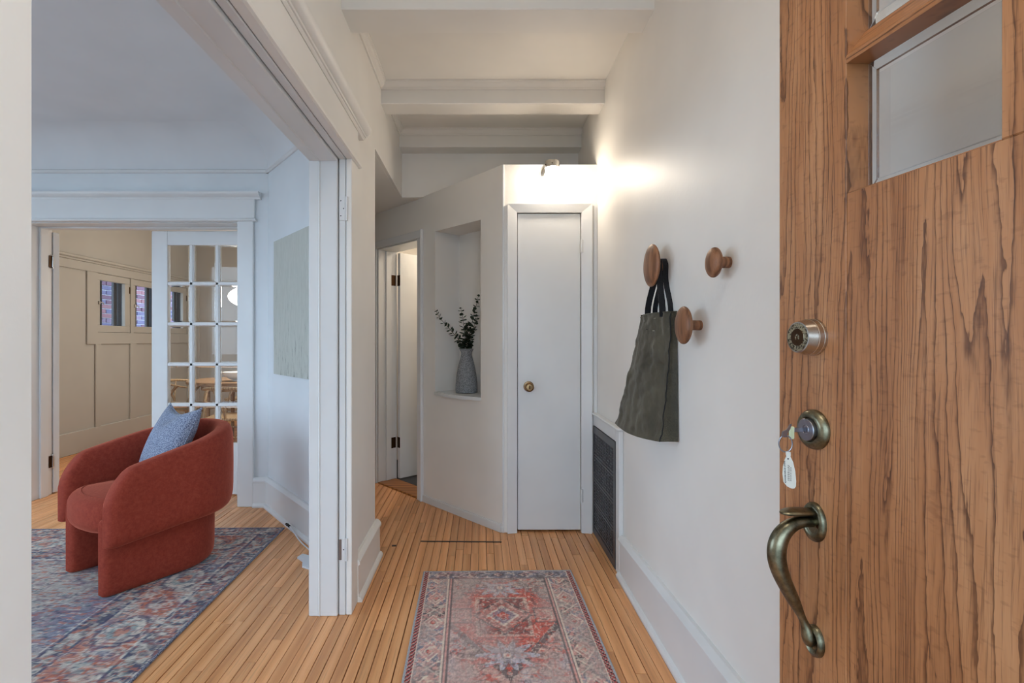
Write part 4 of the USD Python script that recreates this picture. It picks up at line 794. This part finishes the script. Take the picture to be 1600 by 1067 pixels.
def cushion(poly, z0, z1, r, crown):
    pts = np.array(poly); P = SP(poly).buffer(0); rings = []; m = 64
    cen = np.array(P.centroid.coords[0]); Vs = []
    for ins, z in [(r, z0)] + [(r - r * math.sin(a), z0 + r - r * math.cos(a)) for a in np.linspace(.2, np.pi / 2, 6)] + [(r - r * math.cos(a), z1 - r + r * math.sin(a)) for a in np.linspace(0, np.pi / 2, 7)] + [(r + k * .03, z1 + crown * (1 - (1 - k / 6) ** 2)) for k in range(1, 6)]:
        g = P.buffer(-ins, 16).exterior; st = g.project(Point(cen[0], cen[1] - 5)); Vs.append([(*g.interpolate((st + g.length * k / m) % g.length).coords[0], z) for k in range(m)])
    V = np.array(Vs); n = len(V); v = np.vstack([V.reshape(-1, 3), [[*cen, z0]], [[*cen, z1 + crown * 1.02]]]); f = []
    for i in range(n - 1):
        for j in range(m):
            q = (j + 1) % m; f += [(i * m + j, i * m + q, (i + 1) * m + q), (i * m + j, (i + 1) * m + q, (i + 1) * m + j)]
    for j in range(m):
        q = (j + 1) % m; f += [(n * m, q, j), (n * m + 1, (n - 1) * m + j, (n - 1) * m + q)]
    f = np.array(f); mm = trimesh.Trimesh(v, f, process=False); return (v, f[:, ::-1] if mm.volume < 0 else f), V
cm, CV = cushion(sp_, .275, .435, .055, .016)
st_ = t.part('seat', CH(cm), VELVET, label='plump round-fronted velvet seat')
t.part('seat_piping', CH(tube(np.vstack([CV[13], CV[13][:1]]), .0028, 6)), VELVET, parent=st_)
# cushion on the seat, leaning on the back
n = 46; U, V_ = np.meshgrid(np.linspace(-1, 1, n), np.linspace(-1, 1, n), indexing='ij')
def face(sgn):
    th = .074 * ((1 - np.abs(U) ** 2.6) * (1 - np.abs(V_) ** 2.6)).clip(0) ** .52 * sgn
    x = .212 * U * (1 - .085 * (1 - V_ ** 2)) ; z = .215 * V_ * (1 - .075 * (1 - U ** 2))
    z = z - .040 * np.clip(V_, 0, 1) ** 2 * (1 - np.abs(U) ** 1.6)               # chopped top edge
    th = th * (1 - .45 * np.exp(-((U + .15) / .35) ** 2 - ((V_ - .72) / .25) ** 2))
    p = np.stack([x * 9, z * 9, th * 3], -1); th = th + sgn * .006 * (meshkit.noise(p + 4, 2) - .5) * 2 * ((1 - np.abs(U)) * (1 - np.abs(V_))) ** .3
    return np.stack([x, -th, z], -1)
a_, b_ = gridmesh(face(1)); c_, d_ = gridmesh(face(-1)); v = np.vstack([a_, c_]); f = np.vstack([b_, d_[:, ::-1] + len(a_)])
mm = trimesh.Trimesh(v, f, process=True); f = np.array(mm.faces); v = np.array(mm.vertices); f = f[:, ::-1] if mm.volume < 0 else f
def lean(v, tilt, cs, cd, cz, yaw=0., roll=0.):
    c, s_ = math.cos(roll), math.sin(roll); v = np.stack([v[:, 0] * c - v[:, 2] * s_, v[:, 1], v[:, 0] * s_ + v[:, 2] * c], 1)
    c, s_ = math.cos(tilt), math.sin(tilt); v = np.stack([v[:, 0], v[:, 1] * c + v[:, 2] * s_, -v[:, 1] * s_ + v[:, 2] * c], 1)
    c, s_ = math.cos(yaw), math.sin(yaw); return np.stack([v[:, 0] * c - v[:, 1] * s_ + cs, v[:, 0] * s_ + v[:, 1] * c + cd, v[:, 2] + cz], 1)
PL = dict(tilt=math.radians(24), cs=-.01, cd=.362, cz=.625, yaw=math.radians(-4), roll=math.radians(1))
t = Thing('cushion', 'blue-grey woven scatter cushion leaning in the rust armchair', 'cushion', CH.p(0, .36, .45))
t.part('cover', CH((lean(v, **PL), f)), DENIM, smooth=True)
e = face(1); edge = np.vstack([e[:, 0], e[-1, 1:], e[::-1, -1][1:], e[0, ::-1][1:]]); edge[:, 1] = 0
t.part('seam', CH(tube(lean(edge, **PL), .0026, 6)), DENIM, label='piped edge seam')

# ================================================================ RUGS (pattern woven per vertex)
def S(*c): return np.array(L(*c))
def fb(x, y, sx, sy, seed, o=4): return meshkit.fbm(np.stack([x * sx, y * sy, np.zeros_like(x) + seed * 3.7], -1), o, seed)
def mixc(C, col, w): return C * (1 - w[..., None]) + col * w[..., None]
def scrib(x, y, f, seed, k=5.0, w=.16):
    """Curling ornament lines: contours of a smooth noise, mirrored about the rug's middle."""
    n = fb(x, y, f, f, seed, 2) * k; return np.abs(n - np.floor(n) - .5) < w
def runner(a, l):
    """a: metres from the middle line, l: metres from the far end. Returns linear colours."""
    q = .004; A = np.abs(a); ed = .377 - A; C = np.zeros(a.shape + (3,))
    n1, n2, n3 = fb(a, l, 7, 5, 1), fb(a, l, 60, 60, 2, 3), fb(a, l, 14, 240, 3, 2)
    grey, pink, red, dark, navy, cream, blue = S(152, 142, 138), S(180, 138, 130), S(176, 82, 70), S(82, 76, 78), S(116, 120, 136), S(198, 188, 174), S(164, 166, 176)
    # field
    C[:] = grey; C = mixc(C, pink, np.clip((n1 - .42) * 4, 0, .75)); C = mixc(C, blue, np.clip((fb(a, l, 9, 4, 5) - .55) * 5, 0, .6))
    def med(c, sa, sl, steps=9.):
        d = A / sa + np.abs(l - c) / sl; return np.floor(d * steps) / steps
    def fill(C, m, col, k=.95): return mixc(C, col, np.where(m, k, 0.))
    def line(d, v, w): return np.abs(d - v) < w
    for c in (.40, 1.30, 2.2):
        big = np.maximum(A / .255, np.abs(l - c) / .36); dd = A / .27 + np.abs(l - c) / .40
        body = (np.floor(dd * 8) / 8 < .95) & (A < .235)
        C = fill(C, body, red, .85); C = fill(C, (np.floor(dd * 8) / 8 >= .88) & (np.floor(dd * 8) / 8 < .95) & (A < .235), cream, .55); C = fill(C, line(np.floor(dd * 8) / 8, 1.0, .03) & (A < .25), dark, .75)
        bx = (A < .11) & (np.abs(l - c - .02) < .15); C = fill(C, bx, dark, .55); C = fill(C, (np.abs(np.maximum(A / .11, np.abs(l - c - .02) / .15) - 1) < .06), cream, .5)
        m2 = med(c + .02, .13, .15); C = fill(C, m2 < .9, pink, .6); C = fill(C, line(m2, .89, .05), dark, .85); C = fill(C, m2 < .45, navy, .7); C = fill(C, line(m2, .44, .05), cream, .7); C = fill(C, m2 < .2, red, .9)
        for sg in (-1, 1):                                             # side hooks
            hx = np.maximum(np.abs(A - .185) / .045, np.abs(l - c - .02) / .055); C = fill(C, hx < 1, pink, .55); C = fill(C, line(hx, 1., .09), dark, .7); C = fill(C, line(hx, .55, .08), cream, .6)
        for cc, sz in ((c - .225, .066), (c + .30, .070)):               # blue-grey flowers
            r = np.hypot(a, (l - cc) * 1.1); th = np.arctan2(l - cc, a); pet = sz * (1 + .30 * np.cos(10 * th)) * (1 + .35 * np.abs(np.cos(th)))
            C = fill(C, r < pet * 1.18, dark, .45); C = fill(C, r < pet, blue, .95); C = fill(C, np.abs(r - .022) < .004, dark, .7); C = fill(C, r < .016, cream, .9); C = fill(C, r < .008, red, .9)
        st = np.floor((A / .06)) * .05; gab = (l < c - .30 + st + .02) & (l > c - .36) & (A < .23); C = fill(C, gab, grey, .7)
        C = fill(C, line(l - (c - .30 + st), .02, .004) & (A < .235), dark, .6)
    C = fill(C, scrib(A, l, 17, 71, 5, .10), dark, .50); C = fill(C, scrib(A + 2, l, 23, 72, 5, .07), cream, .45); C = fill(C, scrib(A + 5, l, 15, 73, 4, .06) & (n1 > .45), red, .5)
    sp = fb(a, l, 85, 85, 8, 2); C = fill(C, sp > .64, dark, .5); C = fill(C, sp < .36, cream, .45)
    sp2 = fb(a + 3, l, 55, 55, 9, 2); C = fill(C, sp2 > .67, red, .6)
    wear = np.clip((fb(a, l, 5, 5, 12) - .44) * 4.5, 0, .68); C = mixc(C, S(164, 150, 146), wear)
    # borders
    def border(C, e, s):                                              # e: metres in from the edge; s: along it
        inb = (e > .030) & (e < .128); B = np.zeros_like(C); B[:] = dark; B = mixc(B, navy, np.clip((fb(a, l, 8, 8, 20) - .4) * 5, 0, .9)); B = mixc(B, grey, np.clip((fb(a, l, 6, 6, 21) - .52) * 5, 0, .8))
        m = (e - .079); ph = (s / .20) % 1; u = (ph - .5) * .20
        dm = np.abs(u) / .058 + np.abs(m) / .040; B = fill(B, dm < 1, pink, .6); B = fill(B, np.abs(dm - 1) < .11, cream, .85); B = fill(B, dm < .5, dark, .7); B = fill(B, dm < .3, red, .8); B = fill(B, np.abs(dm - .5) < .10, cream, .6)
        xx = np.abs(np.abs(np.abs(u) - .10) - np.abs(m) * 1.0); B = fill(B, (xx < .0045) & (np.abs(u) > .055), cream, .75)
        r = np.hypot(np.abs(u) - .10, np.abs(m) - .030); B = fill(B, r < .013, pink, .8); B = fill(B, np.abs(r - .013) < .003, dark, .8)
        B = fill(B, scrib(A, l, 24, 81, 5, .10), cream, .5); B = fill(B, scrib(A + 3, l, 20, 82, 5, .12), pink, .55); fl = fb(a, l, 70, 70, 24, 2); B = fill(B, fl > .60, pink, .65); B = fill(B, fl < .37, cream, .45); B = mixc(B, grey, np.clip((fb(a, l, 9, 9, 83) - .42) * 4, 0, .6))
        C = np.where(inb[..., None], B, C)
        gd = (e > .004) & (e <= .026); ij = (np.floor(e / .0055) + np.floor(s / .0075)) % 3; G = np.zeros_like(C); G[:] = S(44, 36, 40); G = fill(G, ij == 0, S(150, 62, 60), 1.); G = fill(G, ij == 1, S(176, 150, 144), .8)
        C = np.where(gd[..., None], G, C)
        for v_, w, col in ((.028, .0025, cream), (.130, .003, cream), (.1365, .0035, dark), (.143, .003, pink), (.150, .0035, dark)): C = fill(C, np.abs(e - v_) < w, col, .75)
        return C
    C = np.where((l < .105)[..., None] & (l < ed - .0)[..., None], border(C, l * 1.2, a + .1), C) if False else C
    Ce = border(C, ed, l + .03)
    # the far end border is plainer: bluish, a row of small diamonds
    E = np.zeros_like(C); E[:] = grey; E = mixc(E, navy, np.clip((n1 - .35) * 4, 0, .8)); E = mixc(E, pink, np.clip((fb(a, l, 12, 12, 31) - .5) * 5, 0, .7))
    ph = np.minimum(np.abs(a), .5); u = ((a + .065) / .13) % 1; u = (u - .5) * .13; dm = np.abs(u) / .030 + np.abs(l - .038) / .022; E = fill(E, np.abs(dm - 1) < .16, dark, .8); E = fill(E, dm < .84, pink, .6); E = fill(E, dm < .4, dark, .8)
    fl = fb(a, l, 75, 75, 33, 2); E = fill(E, scrib(A, l, 26, 84, 5, .10), dark, .45); E = fill(E, fl > .62, dark, .5); E = fill(E, fl < .37, cream, .5)
    C = np.where(((l < .075) & (ed > .028))[..., None], E, Ce)
    C = fill(C, (np.abs(l - .078) < .003) & (ed > .03), dark, .5)
    k = (.70 + .60 * fb(a, l, 240, 120, 40, 2))[..., None] * (1 + .18 * (n3 - .5))[..., None]
    return np.clip(C * k * np.array([1.72, 1.56, 1.50]), .01, .9)
def rug(name, label, x0, x1, y0, y1, step, colours, turn, bind, bw, hgt):
    c, s_ = math.cos(turn), math.sin(turn); ox, oy = (x0 + x1) / 2, y1
    def place(v): x, y = v[:, 0] - ox, v[:, 1] - oy; return np.stack([x * c - y * s_ + ox, x * s_ + y * c + oy, v[:, 2]], 1)
    t = Thing(name, label, 'rug', (ox, (y0 + y1) / 2, 0))
    nx, ny = int((x1 - x0) / step) + 1, int((y1 - y0) / step) + 1; X, Y = np.meshgrid(np.linspace(x0, x1, nx), np.linspace(y0, y1, ny), indexing='ij')
    C = colours(X, Y); Z = hgt + .0006 * (meshkit.noise(np.stack([X * 300, Y * 300, X * 0], -1), 1) - .5)
    v, f = gridmesh(np.stack([X, Y, Z], -1)); col = C.reshape(-1, 3)
    if np.cross(v[f[0, 1]] - v[f[0, 0]], v[f[0, 2]] - v[f[0, 0]])[2] < 0: f = f[:, ::-1]
    t.part('pile', (place(v), f), PILE, smooth=True, colors=col)
    e = bw; P = [(x0 - e / 2, y0 - e / 2), (x1 + e / 2, y0 - e / 2), (x1 + e / 2, y1 + e / 2), (x0 - e / 2, y1 + e / 2)]
    bs = [cbox(x0 - e, x0 + .002, y0 - e, y1 + e, .0004, hgt + .001, .002), cbox(x1 - .002, x1 + e, y0 - e, y1 + e, .0004, hgt + .001, .002), cbox(x0, x1, y1 - .002, y1 + e, .0004, hgt + .001, .002), cbox(x0, x1, y0 - e, y0 + .002, .0004, hgt + .001, .002)]
    for b in bs: v, f = arr(b); t.part('binding', (place(v), f), bind)
    v, f = arr(box(x0, x1, y0, y1, .0004, hgt - .0012)); t.part('backing', (place(v), f), bind)
    return t
rug('runner_rug', 'faded red and grey Persian-style runner on the hall floor', -.2830, .4640, .55, 2.632, .0040, lambda X, Y: runner(X - .0905, 2.632 - Y), .020, BIND, .0075, .0075)
def bigrug(X, Y):
    e = np.minimum(-1.248 - X, 3.212 - Y); a, l = X, Y
    slate, navy, beige, rust, teal, cream, plum = S(116, 118, 134), S(62, 64, 88), S(172, 162, 152), S(172, 96, 72), S(92, 122, 128), S(196, 188, 176), S(120, 92, 106)
    C = np.zeros(X.shape + (3,)); C[:] = slate
    C = mixc(C, beige, np.clip((fb(a, l, 3.2, 3.2, 51) - .45) * 5, 0, .9)); C = mixc(C, navy, np.clip((fb(a, l, 4, 4, 52) - .50) * 5, 0, .9)); C = mixc(C, plum, np.clip((fb(a, l, 11, 22, 53) - .56) * 6, 0, .7))
    s = np.where(-1.248 - X < 3.212 - Y, Y, X)
    def fill(C, m, col, k=.95): return mixc(C, col, np.where(m, k, 0.))
    B = np.zeros_like(C); B[:] = beige; B = mixc(B, rust, np.clip((fb(a, l, 8, 8, 54) - .42) * 6, 0, .9)); B = mixc(B, slate, np.clip((fb(a, l, 9, 9, 55) - .52) * 6, 0, .9))
    u = ((s / .46) % 1 - .5) * .46; m = e - .23; d = np.hypot(u * .8, m); B = fill(B, d < .085, cream, .7); B = fill(B, np.abs(d - .088) < .010, navy, .7); B = fill(B, (d < .05) & (d > .03), teal, .6); B = fill(B, d < .03, rust, .7)
    d2 = np.hypot(np.abs(u) - .21, m * 1.2); B = fill(B, np.abs(d2 - .05) < .008, rust, .8); B = fill(B, d2 < .035, teal, .5)
    G = np.zeros_like(C); G[:] = S(132, 124, 120); w = fb(a, l, 40, 40, 56, 3); G = fill(G, w > .58, navy, .85); G = fill(G, w < .40, cream, .6); G = fill(G, np.abs(fb(a, l, 24, 24, 57) - .5) < .03, rust, .6)
    C = np.where(((e > .115) & (e < .345))[..., None], B, C); C = np.where((e < .10)[..., None], G, C); C = np.where(((e > .36) & (e < .42))[..., None], G, C)
    for v_, w_, col in ((.107, .006, navy), (.010, .006, navy), (.35, .008, navy), (.43, .009, navy), (.118, .004, cream), (.445, .004, cream)): C = fill(C, np.abs(e - v_) < w_, col, .85)
    n = fb(a, l, 34, 120, 58, 3); C = fill(C, n > .62, navy, .75); C = fill(C, n < .39, cream, .6); n = fb(a + 5, l, 42, 130, 59, 3); C = fill(C, n > .64, S(84, 110, 116), .6); n = fb(a + 9, l, 30, 90, 60, 3); C = fill(C, n > .645, rust, .65)
    C = fill(C, scrib(a, l, 9, 91, 6, .07) & (e < .36), navy, .5); C = fill(C, scrib(a + 4, l, 11, 92, 6, .08) & (e < .36), cream, .55); C = fill(C, scrib(a + 7, l, 7, 93, 5, .06), plum, .5)
    k = (.58 + .84 * fb(a, l, 70, 260, 61, 3))[..., None]
    return np.clip(C * k * 1.35, .008, .9)
rug('area_rug', 'large blue-grey distressed oriental rug with an orange border in the living room', -3.9, -1.245, .95, 3.212, .0065, bigrug, .016, BIND2, .009, .0085)

# ================================================================ PAINTING, CABLE
t = Thing('painting', 'pale grey-green textured abstract canvas on the slanting living room wall', 'painting', DG.p(.68, .02, 1.41))
n_, m_ = 150, 120; Sx, Zx = np.meshgrid(np.linspace(.232, 1.12, n_), np.linspace(.965, 1.862, m_), indexing='ij')
rel = meshkit.fbm(np.stack([Sx * 55, Zx * 8, Sx * 0], -1), 4, 7) - .5
v, f = gridmesh(np.stack([Sx, .034 + .004 * rel, Zx], -1)); v, f = DG((v, f))
t.part('canvas', (v, f), CANVASART, smooth=True); t.part('stretcher', DG(cbox(.232, 1.12, .001, .033, .965, 1.862, .002)), CANVASART)
cb = DG
t = Thing('cable_stub', 'short cable with a black connector lying along the baseboard under the painting', 'cable', DG.p(.60, .05, .01))
t.part('connector', DG(cbox(.535, .60, .043, .058, .028, .040, .003)), BLACK); t.part('collar', DG(cbox(.552, .558, .042, .059, .027, .041, .002)), NICKEL)
pc = spline([(.60, .050, .034), (.66, .052, .026), (.74, .056, .012), (.86, .060, .005), (1.0, .062, .005)], 30)
t.part('cable', tube(np.array([DG.p(*p) for p in pc]), .0038, 8), PLASTIC)
fp = [(-.985, 2.845), (-.905, 2.80), (-.84, 2.70), (-.87, 2.655), (-.935, 2.69), (-.955, 2.755), (-1.0, 2.80)]
single('floor_plate', prism([(x, y) for x, y in fp], .0005, .010), PLASTIC, 'small white plastic plate lying on the floor beside the door casing', 'plate')

# ================================================================ DINING FURNITURE
t = Thing('dining_table', 'oval oak dining table seen through the glazed door', 'table', (-2.5, 5.85, 0))
a = np.linspace(0, 2 * np.pi, 64, endpoint=False)
def oval_top(k): return [(-2.5 + (.77 - k) * np.sign(math.cos(x)) * abs(math.cos(x)) ** .85, 5.85 + (.56 - k) * np.sign(math.sin(x)) * abs(math.sin(x)) ** .85) for x in a]
t.part('table_top', prism(oval_top(0), .715, .738) + prism(oval_top(.012), .706, .7425), TABLEW)
t.part('apron', prism(oval_top(.14), .64, .707) - prism(oval_top(.17), .6, .705), TABLEW)
for sx in (-1, 1):
    for sy in (-1, 1): t.part('leg', lathe([(0, 0), (.016, 0), (.026, .7), (0, .706)], 20, o=(-2.5 + sx * .46, 5.85 + sy * .28, 0)), TABLEW)
single('serving_bowl', lathe([(0, 0), (.055, 0), (.05, .012), (.09, .03), (.135, .065), (.152, .10), (.147, .10), (.12, .062), (.06, .03), (0, .026)], 40, o=(-2.66, 5.62, .743)), CERAM, 'wide white ceramic bowl nearest the edge of the dining table', 'bowl')
single('vessel', lathe([(0, 0), (.07, 0), (.085, .03), (.09, .10), (.085, .14), (.08, .14), (.084, .10), (.078, .03), (0, .02)], 40, o=(-2.60, 5.98, .743)), CERAM, 'tall white ceramic vessel behind the bowl on the dining table', 'vessel')
def wishbone(name, label, x, y, rot, group):
    t = Thing(name, label, 'chair', (0, 0, 0), group)
    th = np.linspace(-.12 * np.pi, 1.12 * np.pi, 40)
    rail = np.array([(.265 * math.cos(q), .02 + .25 * math.sin(q), .70 + .04 * math.sin(q)) for q in th]); rr = [.011 + .007 * max(0, math.sin(q)) for q in th]
    t.part('top_rail', tube(rail, rr, 12, flat=.85), CHAIRW)
    t.part('seat', hull([(x, y_, z) for x, y_ in ((-.27, -.22), (.27, -.22), (.21, .20), (-.21, .20)) for z in (.425, .445)]), CERAM if False else CHAIRW)
    for s_ in (-1, 1):
        t.part('leg', tube(spline([(.25 * s_, -.21, 0), (.25 * s_, -.205, .22), (.25 * s_, -.20, .44)], 14), np.linspace(.013, .018, 14), 10), CHAIRW)
        t.part('leg', tube(spline([(.21 * s_, .25, 0), (.205 * s_, .20, .25), (.205 * s_, .185, .44), (.235 * s_, .12, .60), (.262 * s_, .03, .70)], 26), np.linspace(.013, .016, 26), 10), CHAIRW)
        t.part('stretcher', tube([(.25 * s_, -.205, .24), (.205 * s_, .20, .20)], .010, 8), CHAIRW)
        t.part('splat', tube(spline([(0, .20, .44), (0.008 * s_, .215, .53), (.05 * s_, .235, .64), (.088 * s_, .25, .728)], 18), .012, 8, flat=.6), CHAIRW, label='one half of the Y-shaped back splat')
    t.part('stretcher', tube([(-.25, -.205, .30), (.25, -.205, .30)], .010, 8), CHAIRW); t.part('stretcher', tube([(-.205, .20, .27), (.205, .20, .27)], .010, 8), CHAIRW)
    t.part('seat_rail', tube([(-.21, .195, .435), (.21, .195, .435)], .015, 8), CHAIRW)
    return t
spots = [(-2.42, 5.06, math.pi, 'light oak wishbone chair with its back to the glazed door, on the right'), (-3.20, 5.72, math.pi / 2, 'light oak wishbone chair at the left end of the oval table'), (-3.0, 6.75, .1, 'light oak wishbone chair across the far side of the oval table')]
c0 = None
for x, y, r, lab in spots:
    if c0 is None: c0 = wishbone('wishbone_chair', lab, x, y, r, 'wishbone chairs round the dining table'); p = c0.prim; c0.t.Set(Gf.Vec3d(x, y, 0)); UsdGeom.Xformable(p).AddRotateZOp().Set(math.degrees(r))
    else:
        q = UsdGeom.Xform.Define(stage, numbered('/World', 'wishbone_chair')); q.GetPrim().GetReferences().AddInternalReference(c0.path); q.GetPrim().SetInstanceable(True)
        q.ClearXformOpOrder(); q.AddTranslateOp().Set(Gf.Vec3d(x, y, 0)); q.AddRotateZOp().Set(math.degrees(r)); setd(q.GetPrim(), lab, 'chair', 'wishbone chairs round the dining table')
